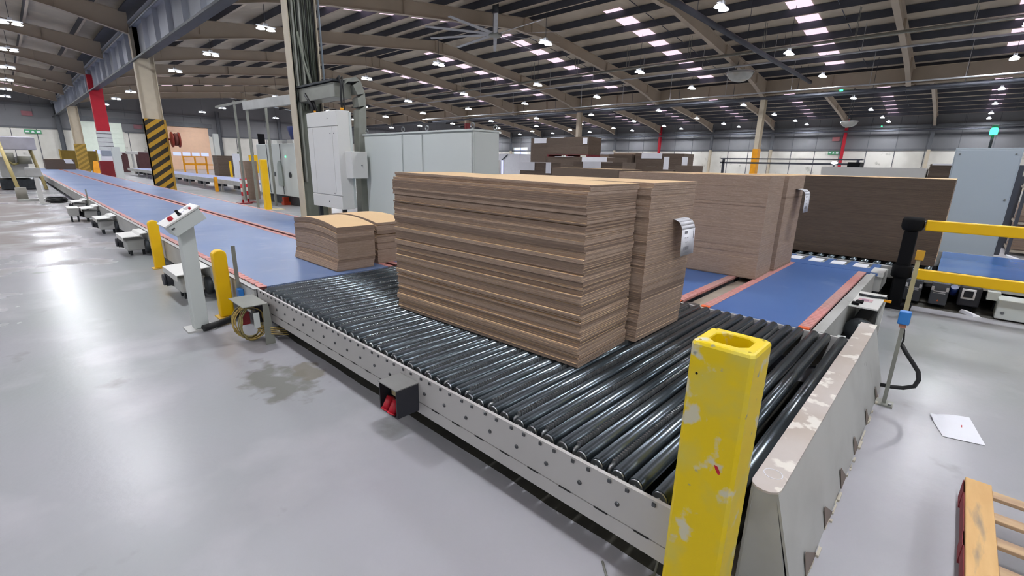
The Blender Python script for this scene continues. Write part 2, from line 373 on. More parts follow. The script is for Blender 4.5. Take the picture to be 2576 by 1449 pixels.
for nm, rx in RIDGE.items():
    for sgn in (-1, 1):
        if nm == 'near' and sgn < 0: continue
        for k, fy in enumerate(FR):
            yc = fy + 3.95
            if yc > YB - 1: continue
            xa, xb = (rx + sgn * 2.0, rx + sgn * 16.4) if sgn > 0 else (rx - 12.3, rx - 1.6)
            if nm == 'near': xa, xb = rx + 2, rx + 15.5
            a, c = min(xa, xb), max(xa, xb); za, zc = roof_z(a) - .012, roof_z(c) - .012; nwin += 1
            b = MB().hexa([(a, yc - .53, za - .01), (c, yc - .53, zc - .01), (c, yc + .53, zc - .01), (a, yc + .53, za - .01), (a, yc - .53, za), (c, yc - .53, zc), (c, yc + .53, zc), (a, yc + .53, za)])
            o = b.build(f'window_{nwin}', 'skylight'); tag(o, kind='structure')
for fy in FR:
    for rx, sgn in ((22.6, 1), (22.6, -1), (57.4, 1)):
        y = fy + 2.3; xe = rx + sgn * 16.8
        MB().tube([(rx, y, ZR - .2), (xe, y, roof_z(xe) - .2)], .022, 5).build('sag_rod', 'purlin', ceil)

# portal frames
def frame(rx, y, xl, xr):
    b = MB(); n = 8
    for sgn in (-1, 1):
        xe = xl if sgn < 0 else xr; L = abs(xe - rx)
        ts = [0, .06, .5, .72, .86, 1.0]; dep = [.78, .62, .6, .62, .8, 1.15]
        if rx < 0: dep = [.78, .62, .55, .5, .6, .88]
        pr = []
        for t, d in zip(ts, dep):
            x = rx + sgn * L * t; zt = roof_z(x) - .395 if abs(x - rx) > .01 else ZR - .395; pr.append((x, zt, zt - d))
        for (xa, ta, ba), (xb, tb, bb) in zip(pr, pr[1:]):
            if xa > xb: (xa, ta, ba), (xb, tb, bb) = (xb, tb, bb), (xa, ta, ba)
            b.hexa([(xa, y - .012, ba), (xb, y - .012, bb), (xb, y + .012, bb), (xa, y + .012, ba), (xa, y - .012, ta), (xb, y - .012, tb), (xb, y + .012, tb), (xa, y + .012, ta)])
            for z0a, z0b in ((ba - .02, bb - .02), (ta - .0, tb - .0)):
                b.hexa([(xa, y - .13, z0a), (xb, y - .13, z0b), (xb, y + .13, z0b), (xa, y + .13, z0a), (xa, y - .13, z0a + .02), (xb, y - .13, z0b + .02), (xb, y + .13, z0b + .02), (xa, y + .13, z0a + .02)])
        for t in (.02, .5, .86):
            x = rx + sgn * L * t; zt = roof_z(x) - .395; b.box(x - .006, x + .006, y - .12, y + .12, zt - .6, zt)
    return b
for y in FR:
    for nm, xl, xr in (('near', X0 + .1, X1 - .3), ('mid', X1 + .1, X2 - .1), ('far', X2 + .1, X3 - .1)):
        tag(frame(RIDGE[nm], y, xl, xr).build('roof_beam', 'rafter'), f'beige steel rafter of the {dict(near="long belt hall", mid="stack hall", far="far hall")[nm]}, {ORD[FR[::-1].index(y)]} frame counted from the loading doors', 'beam', kind='structure')
# valley girders
b = MB().box(X1 - .01, X1 + .01, YF, YB, 6.15, 7.42).box(X1 - .2, X1 + .2, YF, YB, 6.12, 6.15, 1).box(X1 - .2, X1 + .2, YF, YB, 7.42, 7.45)
b.box(X1 - .34, X1 - .05, YF, YB, 7.5, 7.56).box(X1 - .6, X1 + .6, YF, YB, 7.95, 8.0, 1)
y = 3.6
while y < YB: b.box(X1 - .19, X1 + .19, y - .01, y + .01, 6.15, 7.42); y += 2.1
tag(b.build('valley_beam', ['valley_grey', 'purlin']), 'blue-grey girder over the long belts carrying the roof valley', 'beam', kind='structure')
b = MB().tube([(X1 - .3, YF, 7.35), (X1 - .3, YB, 7.35)], .05, 6)
tag(b.build('pipe', 'steel'), 'pale pipe running along the blue-grey roof girder above the long belts', 'pipe')
b = MB().box(X1 - .42, X1 - .35, YF, YB, 5.90, 5.98)
tag(b.build('cable_tray', 'dark_steel'), 'dark cable tray under the blue-grey roof girder above the long belts', 'cable tray')
b = MB().box(X2 - .01, X2 + .01, YF, YB, 7.08, 8.0).box(X2 - .2, X2 + .2, YF, YB, 7.05, 7.08).box(X2 - .2, X2 + .2, YF, YB, 8.0, 8.03)
y = 3.6
while y < YB: b.box(X2 - .19, X2 + .19, y - .01, y + .01, 7.08, 8.0); y += 4.2
tag(b.build('valley_beam', ['rafter']), 'beige girder across the hall behind the cardboard stacks', 'beam', kind='structure')
tag(MB().box(X2 + .25, X2 + .75, YF, YB, 6.75, 7.0).build('gutter_beam', 'purlin'), 'dark gutter strip under the beige girder behind the stacks', 'beam', kind='structure')
# columns on the first valley line
def isec(b, x0, x1, y, hw, z0, z1, mf=0, mw=1, t=.022):
    b.box(x0, x0 + t, y - hw, y + hw, z0, z1, mf); b.box(x1 - t, x1, y - hw, y + hw, z0, z1, mf); b.box(x0 + t, x1 - t, y - .01, y + .01, z0, z1, mw); return b
t = thing('steel_column', 'tall beige steel column filled with grey cables beside the hanging white cabinet', 'column', (5.35, 12, 0), kind='structure')
isec(MB(), 5.0, 5.68, 12.0, .15, .04, 8.2).build('column_section', ['col_beige', 'col_shade'], t)
MB().box(4.9, 5.78, 11.8, 12.2, 0, .04).build('base_plate', 'col_shade', t)
cb = thing('cable_run', 'bundle of dark vertical cables and trays inside the beige column', 'cables', (5.35, 11.9, 1.0))
rr = random.Random(3); b = MB()
for k in range(22):
    x = 5.06 + .028 * k + rr.uniform(-.006, .006); yy = 11.93 + rr.uniform(-.03, .03); zb = rr.choice((3.0, 3.2, 2.9, 3.4, 1.3 if k < 6 else 3.1))
    b.tube([(x, yy, 6.05), (x + rr.uniform(-.01, .01), yy - .01, 5.0), (x + rr.uniform(-.02, .02), yy, zb)], rr.uniform(.008, .016), 5, mi=rr.choice((0, 0, 1, 2)))
b.tube([(5.2, 11.88, 4.6), (5.28, 11.86, 4.0), (5.45, 11.86, 3.4), (5.52, 11.86, 3.0)], .03, 6, 2); b.tube([(5.3, 11.88, 4.4), (5.42, 11.86, 3.6), (5.55, 11.86, 3.0)], .02, 6, 1)
b.build('cable', [MT['cable_dark'], M('grey_green_cable', '#5a5f55', .55), M('pale_grey_cable', '#83887c', .55)], cb)
MB().box(5.10, 5.14, 11.86, 11.98, 1.2, 6.05).box(5.26, 5.30, 11.86, 11.98, 3.3, 6.05).build('cable_tray', 'tin', cb)

t = thing('steel_column', 'column wrapped with black and yellow hazard stripes beside the long belts', 'column', (5.3, 28.8, 0), kind='structure')
isec(MB(), 4.90, 5.68, 28.8, .16, 0, 7.40).build('column_section', 'col_beige', t)
b = MB().box(4.95, 5.66, 28.62, 28.98, 0, 3.45).box(4.90, 4.96, 28.62, 28.98, 0, 3.45)
b.build('hazard_wrap', ['hazard'], t); MB().box(5.66, 5.74, 28.6, 29.0, 0, 3.45).build('edge_strip', M('mustard_edge', '#a8832c', .5), t)
t = thing('steel_column', 'red column with white banded sleeve and red foot beside the long belts', 'column', (5.3, 45.6, 0), kind='structure')
isec(MB(), 4.95, 5.66, 45.6, .16, 0, 6.15).build('column_section', 'red', t)
MB().box(4.93, 5.68, 45.42, 45.78, 3.38, 7.1).build('red_casing', 'red', t, .01)
MB().box(4.9, 5.7, 45.4, 45.8, 2.07, 3.38).build('banded_sleeve', 'chev', t); MB().box(4.9, 5.7, 45.4, 45.8, 1.32, 2.07).build('white_sleeve', 'paper', t)
MB().box(4.92, 5.68, 45.37, 45.4, 1.68, 2.05).build('notice_plate', M('notice_grey', '#8f97a4', .5), t); MB().box(4.72, 5.84, 45.3, 45.9, 0, 1.32).build('red_foot', 'deep_red', t, .02)
t = thing('steel_column', 'beige column with faded yellow lower wrap, last before the loading doors', 'column', (5.3, 62.4, 0), kind='structure')
isec(MB(), 4.93, 5.68, 62.4, .16, 0, 6.15).build('column_section', 'col_beige', t); MB().box(4.88, 5.72, 62.2, 62.6, 0, 2.7).build('yellow_wrap', stripes('faded_hazard', '#8c7430', '#b08f3e', (.52, .52, -.72), .3, .5), t)
# columns on the second valley line
for y, lab, lo in ((12.0, 'pale column with an orange band rising behind the cardboard stacks', 'o'), (28.8, 'beige column rising behind the tall pallet of cardboard', 'n'), (45.6, 'far column with a red upper section seen over the long grey cabinet', 'r')):
    t = thing('steel_column', lab, 'column', (X2, y, 0), kind='structure')
    isec(MB(), X2 - .3, X2 + .3, y, .16, 0, 7.05).build('column_section', ['col_beige', 'rafter'] if lo != 'n' else ['rafter', 'rafter'], t)
    if lo == 'o': MB().box(X2 - .33, X2 + .33, y - .19, y + .19, 0, 3.2).build('orange_band', 'orange_paint', t)
    if lo == 'r': MB().box(X2 - .32, X2 + .32, y - .18, y + .18, 3.9, 6.4).build('red_casing', 'deep_red', t)
# wall columns, far hall
for i, y in enumerate(FR[1:]):
    red = i in (2, 5)
    t = thing('wall_column', f'{"red" if red else "grey and white"} steel column against the far side wall, {ORD[i]} from the tall blue-grey cabinet side', 'column', (X3 - .4, y, 0), kind='structure')
    isec(MB(), X3 - .7, X3 - .31, y, .15, 0, 7.6, 0, 0).box(X3 - .72, X3 - .30, y - .16, y + .16, 4.3, 8.0, 1).build('column_section', ['red', 'red'] if red else ['col_beige', 'wall_line'], t)
for i, x in enumerate((-20, -11.6, -3.2, 5.25, 13.6, 22.0, 30.4, 57)):
    t = thing('wall_column', f'dark steel post on the loading door wall, {ORD[i]} along it', 'column', (x, YB - .3, 0), kind='structure')
    isec(MB(), x - .22, x + .22, YB - .3, .15, 0, 8.0, 0, 0).build('column_section', ['wall_line'], t)

# ------------------------------------------------------------------ high bay lamps
def lamp_proto():
    t = thing('high_bay_light', '', 'ceiling light', (0, 0, 0))
    MB().box(-.42, .42, -.03, .03, .12, .17).box(-.08, .08, -.08, .08, .14, .26).build('bracket', 'lamp_body', t)
    for s in (-1, 1):
        h = MB().lathe((s * .22, 0, 0), [(.05, .11), (.11, .095), (.19, .02), (.19, 0), (.175, 0), (.175, .02), (.06, .085)], 16).build('reflector', 'reflector_glow', t)
        MB().cyl((s * .22, 0, .012), (s * .22, 0, .018), .172, 14).build('lens', 'lamp', h)
    return t
rows = [(-16.5, 'outer aisle'), (-7.6, 'inner aisle'), (1.3, 'long belt'), (9.3, 'grey cabinet'), (19.2, 'fan'), (28.5, 'middle stack hall'), (36.4, 'beige girder'), (48.0, 'far hall entry'), (57.8, 'far hall ridge'), (66.5, 'far hall wall side'), (72.3, 'far side wall')]
LY = [3.6 + 8.4 * k + 4.1 for k in range(-2, 9)]
lp = lamp_proto(); first = True
for rx_, rn in rows:
    for k, y in enumerate(LY):
        ny = len(LY) - 1 - k
        if y > YB - 1.5: continue
        lab = f'high bay light in the {rn} row, {ORD[min(ny, 11)]} from the loading doors'
        z = 7.42 if rx_ < 40 else 7.35
        if first: r_ = lp; lp.location = (rx_, y, z); lp['label'] = lab; lp['group'] = 'high bay lights under the roof'; first = False; WL[lp.name] = Vector((rx_, y, z))
        else: r_ = dup(lp, (rx_, y, z), lab, 'high bay lights under the roof', skip=('hanging_cable',))
        MB().tube([(rx_, y, z + .2), (rx_, y, roof_z(rx_) - .02)], .012, 5).build('hanging_cable', 'dark_steel', r_)

# ------------------------------------------------------------------ ceiling fan, mirrors, conduits
fan = thing('ceiling_fan', 'huge pale ceiling fan with ten long blades on a white drop post', 'fan', (19, 19.4, 8.3))
MB().tube([(19, 19.4, 8.35), (19, 19.4, 9.35)], .14, 14).build('drop_post', 'lamp_body', fan); MB().tube([(19, 19.4, 9.3), (19, 19.4, 9.95)], .17, 10).build('motor_mount', 'dark_steel', fan)
MB().lathe((19, 19.4, 8.25), [(.05, -.06), (.34, -.04), (.36, 0), (.34, .08), (.05, .12)], 20).build('hub', 'tin', fan)
for k in range(10):
    a = math.radians(-98 + 36 * k); d = Vector((math.cos(a), math.sin(a), 0)); n = Vector((-d.y, d.x, 0)); c = Vector((19, 19.4, 8.3))
    p = lambda r, s, z: c + d * r + n * s + Vector((0, 0, z))
    MB().hexa([p(.3, -.10, -.03), p(3.7, -.085, -.05), p(3.7, .085, -.01), p(.3, .10, .02), p(.3, -.10, -.01), p(3.7, -.085, -.035), p(3.7, .085, .005), p(.3, .10, .045)]).build('blade', 'lamp_body', fan)
def dome(name, lab, c, r, up):
    t = thing(name, lab, 'mirror', c)
    pr = [(r * math.cos(a), -r * .72 * math.sin(a)) for a in [math.pi / 2 * k / 8 for k in range(9)]]; pr[-1] = (.01, -r * .72)
    MB().lathe(c, pr + [(.01, -r * .72 + .02)] + [(x - .02 if x > .05 else .01, z + .02) for x, z in pr[::-1][1:]], 24).build('mirror_bowl', M(name + '_acrylic', '#b9bab4', .12, .5), t)
    MB().lathe(c, [(r + .02, -.02), (r + .02, .03), (r - .04, .03), (r - .04, -.02), (r + .02, -.02)], 24, caps=False).build('rim', 'lamp_body', t)
    for s in (-.98, .98): MB().tube([(c[0] + r * s, c[1], c[2]), (c[0] + r * s * .6, c[1], c[2] + up)], .02, 6).build('hanger', 'dark_steel', t)
dome('dome_mirror', 'clear dome mirror hanging from the rafter above the middle stack', (33, 11.55, 7.6), .80, .6)
dome('dome_mirror', 'pale dome mirror hanging low in front of the far red wall column', (40, 6.4, 4.95), .5, 2.1)
for n, (x, z, r, lab) in enumerate(((30, 8.08, .07, 'upper grey conduit run under the rafters above the stacks'), (29.7, 7.97, .035, 'thin conduit just below the upper conduit run under the rafters'), (32, 7.79, .05, 'pale green conduit run under the rafters behind the dome mirror'), (36.5, 6.75, .045, 'pale pipe hung in front of the beige girder'), (38.1, 6.6, .09, 'dark sprinkler main below the beige girder'), (73.8, 6.5, .12, 'dark duct pipe along the far side wall'))):
    b = MB().tube([(x, YF, z), (x, 50 if n else 40, z)], r, 6); y = 1.0
    while y < 36: b.box(x - .012, x + .012, y - .012, y + .012, z, roof_z(x) - .03); y += 4.2
    tag(b.build('conduit', ['tin', 'tin', 'lamp_body', 'lamp_body', 'purlin', 'purlin'][n]), lab, 'pipe')
tag(MB().tube([(17, 8.95, 7.6), (39.4, 9.0, 7.6)], .12, 8).build('roof_duct', 'purlin'), 'blue-grey straight duct hung across the hall beside the rafter of the dome mirror', 'duct')
for x in (20, 26, 32, 38): tag(MB().tube([(x, 8.97, 7.7), (x, 8.97, roof_z(x) - .03)], .012, 5).build('duct_hanger', 'purlin', bpy.data.objects['roof_duct']))
# ================================================================== near roller conveyor
rc = thing('roller_conveyor', 'roller conveyor with zinc rollers and white bolted side rail under the tall cardboard stack', 'conveyor', (3.0, 2.8, 0))
b = MB().box(1.565, 1.585, .58, 5.06, .262, .448).box(1.565, 1.585, .58, 5.06, .18, .256).box(1.585, 1.64, .58, 5.06, .18, .20).box(1.586, 1.592, .58, 5.06, .25, .27, 1)
y = .66
while y < 5.0: b.box(1.562, 1.566, y, y + .07, .2555, .2625, 1); y += .2
b.box(1.565, 1.585, 5.06, 5.09, .18, .44, 1).build('side_rail', ['rail_white', 'slot'], rc)
MB().box(4.385, 4.41, .40, 5.06, .18, .445).build('side_rail', 'rail_white', rc)
b = MB()
for yy in (.7, 1.8, 2.9, 4.0, 4.95): b.box(1.66, 4.36, yy - .04, yy + .04, .2, .3)
b.build('cross_beam', 'dark_steel', rc)
for yy in (.75, 2.85, 4.9):
    for x in (1.9, 4.2): MB().box(x - .04, x + .04, yy - .04, yy + .04, 0, .2).build('leg', 'dark_steel', rc)
ys = []
for k in range(-1, 23):
    for d in (0, .086): ys.append(.764 + .1955 * k + d)
ys = [v for v in ys if v < 5.06]
def roller(x0, x1, y, r=.0365, z=.4295):
    b = MB().cyl((x0, y, z), (x1, y, z), r, 20)
    for xa in (x0 + .004, x1 - .004): b.cyl((xa - .012, y, z), (xa + .012, y, z), r * .86, 14, mi=1)
    b.cyl((x0 - .03, y, z), (x1 + .03, y, z), .008, 6, mi=1); return b
proto = None
for yv in ys:
    if yv < .62:
        roller(1.76, 4.37, yv).build('roller', ['roller', 'steel'], rc)
    elif proto is None: proto = roller(1.615, 4.37, yv).build('roller', ['roller', 'steel'], rc); py0 = yv
    else: part_copy(proto, (0, yv - py0, 0))
for x0, yv in ((1.8, .455),): roller(x0, 4.37, yv).build('roller', ['roller', 'steel'], rc)
chain = None
for k in range(0, 22):
    yv = .764 + .1955 * k + .086 + .0548
    if chain is None:
        b = MB(); n = 128
        for i in range(n):
            x = 1.66 + i * .0205; b.hexa([(x, yv - .010, .44), (x + .014, yv - .010, .44), (x + .014, yv + .010, .44), (x, yv + .010, .44), (x + .003, yv - .006, .463), (x + .011, yv - .006, .463), (x + .011, yv + .006, .463), (x + .003, yv + .006, .463)]); b.box(x + .012, x + .022, yv - .004, yv + .004, .442, .452)
        b.lathe((1.648, yv, .425), [(.004, -.006), (.024, -.006), (.026, 0), (.024, .006), (.004, .006)], 12, 'y'); b.box(1.65, 4.3, yv - .012, yv + .012, .40, .432, 1)
        chain = b.build('transfer_chain', ['chain', 'dark_steel'], rc); cy0 = yv
    else: part_copy(chain, (0, yv - cy0, 0))
b0 = None
for yv in ys:
    if yv < .62: continue
    if b0 is None: b0 = MB().box(1.557, 1.565, yv - .009, yv + .009, .422, .44).build('bolt', 'bolt', rc, .003); by = yv
    else: part_copy(b0, (0, yv + .012 - by, 0))
b0 = None
for k in range(22):
    yv = .817 + .1978 * k
    if b0 is None: b0 = MB().lathe((1.565, yv, .338), [(.012, 0), (.011, -.005), (.006, -.008), (.001, -.0085)], 10, 'x').build('round_bolt', 'bolt', rc)
    else: part_copy(b0, (0, .1978 * k, 0))

# black plug box hung on the rail
pb = thing('plug_box', 'small black open box with two red plugs hung on the white side rail', 'box', (1.47, 2.36, .2))
b = MB().box(1.40, 1.562, 2.262, 2.27, .20, .39).box(1.40, 1.562, 2.452, 2.46, .20, .39).box(1.552, 1.562, 2.27, 2.452, .20, .39).box(1.40, 1.562, 2.27, 2.452, .20, .206)
b.build('box_shell', 'black_box', pb); MB().box(1.395, 1.564, 2.258, 2.464, .39, .397).build('box_top', M('worn_grey_lid', '#7d7c7b', .5), pb)
MB().box(1.47, 1.54, 2.33, 2.43, .285, .35).build('terminal_block', M('cream_plastic', '#b9b08c', .5), pb)
for yy in (2.405, 2.335):
    MB().cyl((1.45, yy, .285), (1.41, yy, .215), .028, 14).cyl((1.41, yy, .215), (1.405, yy, .207), .032, 14).build('red_plug', 'red', pb)
# wire bracket with cable coil at the belt corner
br = thing('cable_bracket', 'bent grey sheet metal bracket with coiled cables beside the near yellow bollard', 'bracket', (1.42, 4.8, 0))
b = MB().box(1.28, 1.50, 4.60, 5.02, .405, .412); b.hexa([(1.44, 4.60, 0), (1.53, 4.60, 0), (1.53, 4.606, 0), (1.44, 4.606, 0), (1.45, 4.60, .405), (1.50, 4.60, .405), (1.50, 4.606, .405), (1.45, 4.606, .405)])
b.build('bent_plate', 'tin', br)
MB().box(1.42, 1.49, 4.72, 4.86, .2, .38).build('dark_unit', 'black_box', br); MB().box(1.38, 1.43, 4.66, 4.675, .17, .32).build('white_unit', 'grey_cab', br); MB().box(1.30, 1.37, 4.74, 4.78, .2, .32).build('red_connector', 'deep_red', br)
rr = random.Random(5); b = MB()
for k in range(9):
    c = Vector((1.37 + rr.uniform(-.03, .03), 4.80 + rr.uniform(-.05, .05), .20)); r = rr.uniform(.14, .185)
    b.tube([c + Vector((.72 * r * math.cos(a) + rr.uniform(-.006, .006), .70 * r * math.cos(a) * (1 if k % 2 else -1) * .6, r * math.sin(a) + .0)) for a in [2 * math.pi * i / 22 for i in range(23)]], .006, 5, rr.choice((0, 0, 1)))
for k in range(4): b.tube([(1.42, 4.72, .12 + .02 * k), (1.5, 4.6, .1 + .02 * k), (1.62, 4.5 + .02 * k, .09 + .015 * k)], .006, 5, 1)
b.build('cable_coil', ['cable_yellow', M('sand_cable', '#b39a55', .5)], br)
b = MB().tube([(1.12, 5.42, .035), (1.25, 5.46, .035), (1.40, 5.53, .04), (1.50, 5.62, .05), (1.58, 5.7, .12)], .035, 8)
tag(b.build('floor_hose', 'cable_dark'), 'thick dark hose on the floor from the control pedestal to the belt', 'hose')

# ================================================================== long belts
def belt_run(name, lab, x0, x1, y0, y1, z=.45, pinks=(1, 1), frame=True, motors=None):
    t = thing(name, lab, 'conveyor', ((x0 + x1) / 2, y0, 0))
    MB().box(x0 + .07, x1 - .07, y0, y1, z - .05, z).build('belt', 'belt', t)
    n = int((y1 - y0) / .0508) if (y1 - y0) < 30 else 500
    for side, on in zip((0, 1), pinks):
        if not on: continue
        xa, xb = (x0, x0 + .075) if side == 0 else (x1 - .075, x1); b = MB()
        b.box(xa, xb, y0, y1, z - .03, z - .004, 1)
        st = (y1 - y0) / n
        for i in range(n): b.box(xa, xb, y0 + i * st, y0 + i * st + st * .84, z - .01, z + .002)
        b.build('red_edge', ['pink', M('edge_gap', '#7c4540', .7) if 'edge_gap' not in bpy.data.materials else bpy.data.materials['edge_gap']], t)
    return t
fl = belt_run('belt_conveyor', 'long blue belt running from the rollers to the loading doors, on the aisle side', 1.60, 3.20, 5.10, 60)
b = MB().box(1.545, 1.565, 5.10, 60, .14, .435).box(1.545, 1.60, 5.10, 60, .428, .440).box(1.565, 1.6, 5.10, 60, .14, .17); b.build('side_frame', 'frame_grey', fl)
b = MB(); y = 5.4
while y < 59: b.box(1.62, 1.68, y, y + .06, 0, .2); y += 2.4
b.build('support_leg', 'dark_steel', fl)
b = MB(); y = 5.25
while y < 20: b.lathe((1.60, y, .452), [(.009, 0), (.008, .006), (.001, .007)], 8); y += .3
b.build('edge_bolt', 'bolt', fl)
fl2 = belt_run('belt_conveyor', 'long blue belt alongside the first one, next to the steel columns', 3.27, 4.50, 5.15, 60)
MB().box(4.505, 4.56, 5.15, 60, .14, .44).build('side_frame', 'frame_grey', fl2)
MB().box(3.205, 3.265, 5.12, 60, .35, .40).build('middle_channel', 'dark_steel', fl2)
# drive covers along the aisle side
def drive(y, sc, lab, first=None):
    if first: return dup(first, (1.54, y, 0), lab, 'belt drives along the aisle')
    t = thing('belt_drive', lab, 'motor', (1.54, y, 0), 'belt drives along the aisle')
    x0 = 1.54
    b = MB(); P = [(x0, .425), (x0 - .10, .415), (x0 - .13, .375), (x0 - .36, .365), (x0 - .36, .29), (x0 - .35, .29), (x0 - .35, .355), (x0 - .125, .365), (x0 - .095, .405), (x0, .415)]
    b.prism([(px, y - .34, pz_) for px, pz_ in P], (0, .72, 0)).build('cover', 'grey_cab2', t)
    MB().box(x0 - .30, x0 - .02, y - .18, y + .2, .10, .29).build('gear_case', 'frame_grey', t, .02)
    MB().cyl((x0 - .10, y + .29, .2), (x0 - .36, y + .29, .2), .088, 16).cyl((x0 - .36, y + .29, .2), (x0 - .39, y + .29, .2), .075, 16).build('motor_body', 'black_box', t)
    MB().lathe((x0 - .02, y - .28, .18), [(.02, -.03), (.11, -.03), (.11, .03), (.02, .03)], 18, 'x').build('drive_wheel', 'dark_steel', t)
    MB().tube([(x0 - .33, y + .38, .22), (x0 - .35, y + .42, .16), (x0 - .31, y + .45, .10), (x0 - .22, y + .40, .06)], .012, 6).build('motor_cable', 'cable_dark', t)
    for fx, fy in ((.26, -.1), (.26, .08), (.08, -.1)): MB().box(x0 - fx, x0 - fx + .04, y + fy, y + fy + .04, 0, .1).build('foot', 'dark_steel', t)
    return t
DY = [6.98, 10.75, 14.15, 17.0, 19.6]
DL = ['white hooded belt drive on the aisle side, just behind the control pedestal', 'white hooded belt drive on the aisle side, just behind the far yellow bollard', 'white hooded belt drive, third from the roller conveyor', 'white hooded belt drive, fourth from the roller conveyor', 'white hooded belt drive, fifth from the roller conveyor, with a thin post before it']
d0 = drive(DY[0], 1, DL[0])
for yv, lb in zip(DY[1:], DL[1:]): drive(yv, 1, lb, d0)
t = thing('junction_box', 'small white lidded box on the floor between two hooded belt drives', 'box', (1.05, 17.2, 0))
MB().box(.95, 1.14, 16.9, 17.5, .16, .36).build('box_body', 'frame_grey', t, .01); MB().box(.93, 1.16, 16.88, 17.52, .36, .375).build('lid', 'grey_cab2', t)
for x in (.98, 1.11): MB().box(x - .02, x + .02, 17.0, 17.04, 0, .16).build('leg', 'dark_steel', t)
# sensor posts on the belt edge
for i, (x, y, h, lab) in enumerate(((1.52, 5.52, .74, 'thin grey sensor post with a blue sensor beside the near yellow bollard'), (1.50, 18.6, .66, 'thin grey post at the belt edge beside the far hooded drives'))):
    t = thing('sensor_post', lab, 'sensor', (x, y, .2)); MB().box(x - .017, x + .017, y - .012, y + .012, .1, .1 + h).build('post', 'tin', t); MB().box(x + .017, x + .03, y - .02, y + .02, .25, .30).build('clamp', 'steel', t)
    if not i: MB().box(x - .03, x + .02, y - .10, y - .012, .265, .38).build('sensor_head', 'blue_sensor', t, .006)
# yellow bollards with rounded heads, control pedestal
def bollard(loc, lab):
    x, y = loc; t = thing('bollard', lab, 'bollard', (x, y, 0), 'short yellow bollards along the aisle')
    b = MB(); hw = .068; pr = []
    for k in range(9):
        a = math.pi * k / 8; pr.append((-hw * math.cos(a) * (1 if k not in (0, 8) else 1), .715 + .055 * math.sin(a)))
    poly = [(x - hw, y - .05, .012)] + [(x + px, y - .05, pz_) for px, pz_ in pr] + [(x + hw, y - .05, .012)]
    b.prism(poly, (0, .10, 0)).build('post', 'yellow', t, .012); MB().box(x - .10, x + .10, y - .09, y + .09, 0, .012).build('base_plate', M('dusty_yellow', '#c9a64a', .6), t); return t
B1 = bollard((1.445, 5.80), 'short rounded yellow bollard between the control pedestal and the cable bracket')
dup(B1, (1.44, 9.15, 0), 'short rounded yellow bollard behind the control pedestal, beside a hooded drive', rz=.0)
cpn = thing('control_pedestal', 'pale grey control pedestal with tilted button panel standing in the aisle', 'control panel', (1.12, 5.53, 0))
MB().box(1.06, 1.19, 5.47, 5.60, .02, 1.08).build('post', 'grey_cab', cpn, .008); MB().box(.99, 1.24, 5.43, 5.66, 0, .02).build('base_plate', 'frame_grey', cpn)
ax = Vector((.267, 0, .163)).normalized(); nz_ = Vector((-ax.z, 0, ax.x)); O = Vector((.945, 5.32, 1.09))
def pp(u, v, h): q = O + ax * u + Vector((0, v, 0)) + nz_ * h; return (q.x, q.y, q.z)
def pbox(b, u0, u1, v0, v1, h0, h1, mi=0): return b.hexa([pp(u0, v0, h0), pp(u1, v0, h0), pp(u1, v1, h0), pp(u0, v1, h0), pp(u0, v0, h1), pp(u1, v0, h1), pp(u1, v1, h1), pp(u0, v1, h1)], mi)
hd = pbox(MB(), .01, .325, .008, .312, -.105, .012).build('console_box', 'grey_cab', cpn, .006)
pl = pbox(MB(), -.01, .345, -.005, .335, .014, .03).build('panel_lid', M('white_panel', '#dfdfdb', .4), cpn, .003)
def btn(u, v, r, h, mt, nm):
    c = Vector(pp(u, v, .03)); MB().cyl(c, c + nz_ * h, r, 14).cyl(c + nz_ * h, c + nz_ * (h + .006), r, 14, rb=r * .7).build(nm, mt, pl)
btn(.085, .10, .024, .03, 'red', 'emergency_button'); btn(.17, .09, .014, .05, 'black', 'selector_switch'); btn(.172, .092, .02, .012, 'dark_steel', 'switch_collar'); btn(.275, .08, .012, .014, 'red', 'push_button')
pbox(MB(), .17, .235, .16, .25, .03, .033).build('display', M('pale_display', '#c9cdf2', .2), pl); pbox(MB(), .25, .30, .14, .26, .03, .032).build('notice', M('grey_notice', '#a9a7a8', .6), pl)
pbox(MB(), .02, .05, -.004, .0, -.03, -.018).build('lock', 'dark_steel', cpn)

# ================================================================== transfer belts going right
def xbelt(lab, y0, y1):
    t = thing('transfer_belt', lab, 'conveyor', (6.0, (y0 + y1) / 2, 0)); xa, xb = 4.43, 7.62
    MB().box(xa, xb, y0 + .085, y1 - .075, .40, .45).build('belt', 'belt_blue', t)
    for ya in (y0, y1 - .085):
        b = MB(); b.box(xa, xb, ya + .004, ya + .082, .42, .443, 1); n = 62; st = (xb - xa) / n
        for i in range(n): b.box(xa + i * st, xa + i * st + st * .86, ya, ya + .085, .43, .453)
        b.build('red_edge', ['pink', bpy.data.materials['edge_gap']], t)
        MB().box(xa - .012, xa + .03, ya, ya + .085, .40, .4545).build('end_cap', 'orange', t)
    MB().cyl((xa + .005, y0 + .09, .425), (xa + .005, y1 - .08, .425), .025, 12).build('nose_roller', 'belt_blue', t)
    return t
ta = xbelt('blue transfer belt with red edges leading from the rollers, beside the corner guard', .70, 1.62)
tb = xbelt('blue transfer belt with red edges behind the tall cardboard stack', 1.82, 2.74)
b = MB().box(4.43, 7.62, .60, .655, .14, .445).box(4.43, 7.62, .655, .69, .40, .43); b.build('side_frame', 'frame_grey', ta)
MB().box(4.45, 7.62, 1.62, 1.82, .36, .385).build('centre_plate', 'frame_tan', tb); MB().box(4.42, 4.5, 1.66, 1.78, .385, .44).build('sprocket_cover', 'steel', tb)
MB().box(4.43, 7.62, 2.75, 2.80, .14, .445).build('side_frame', 'frame_grey', tb)
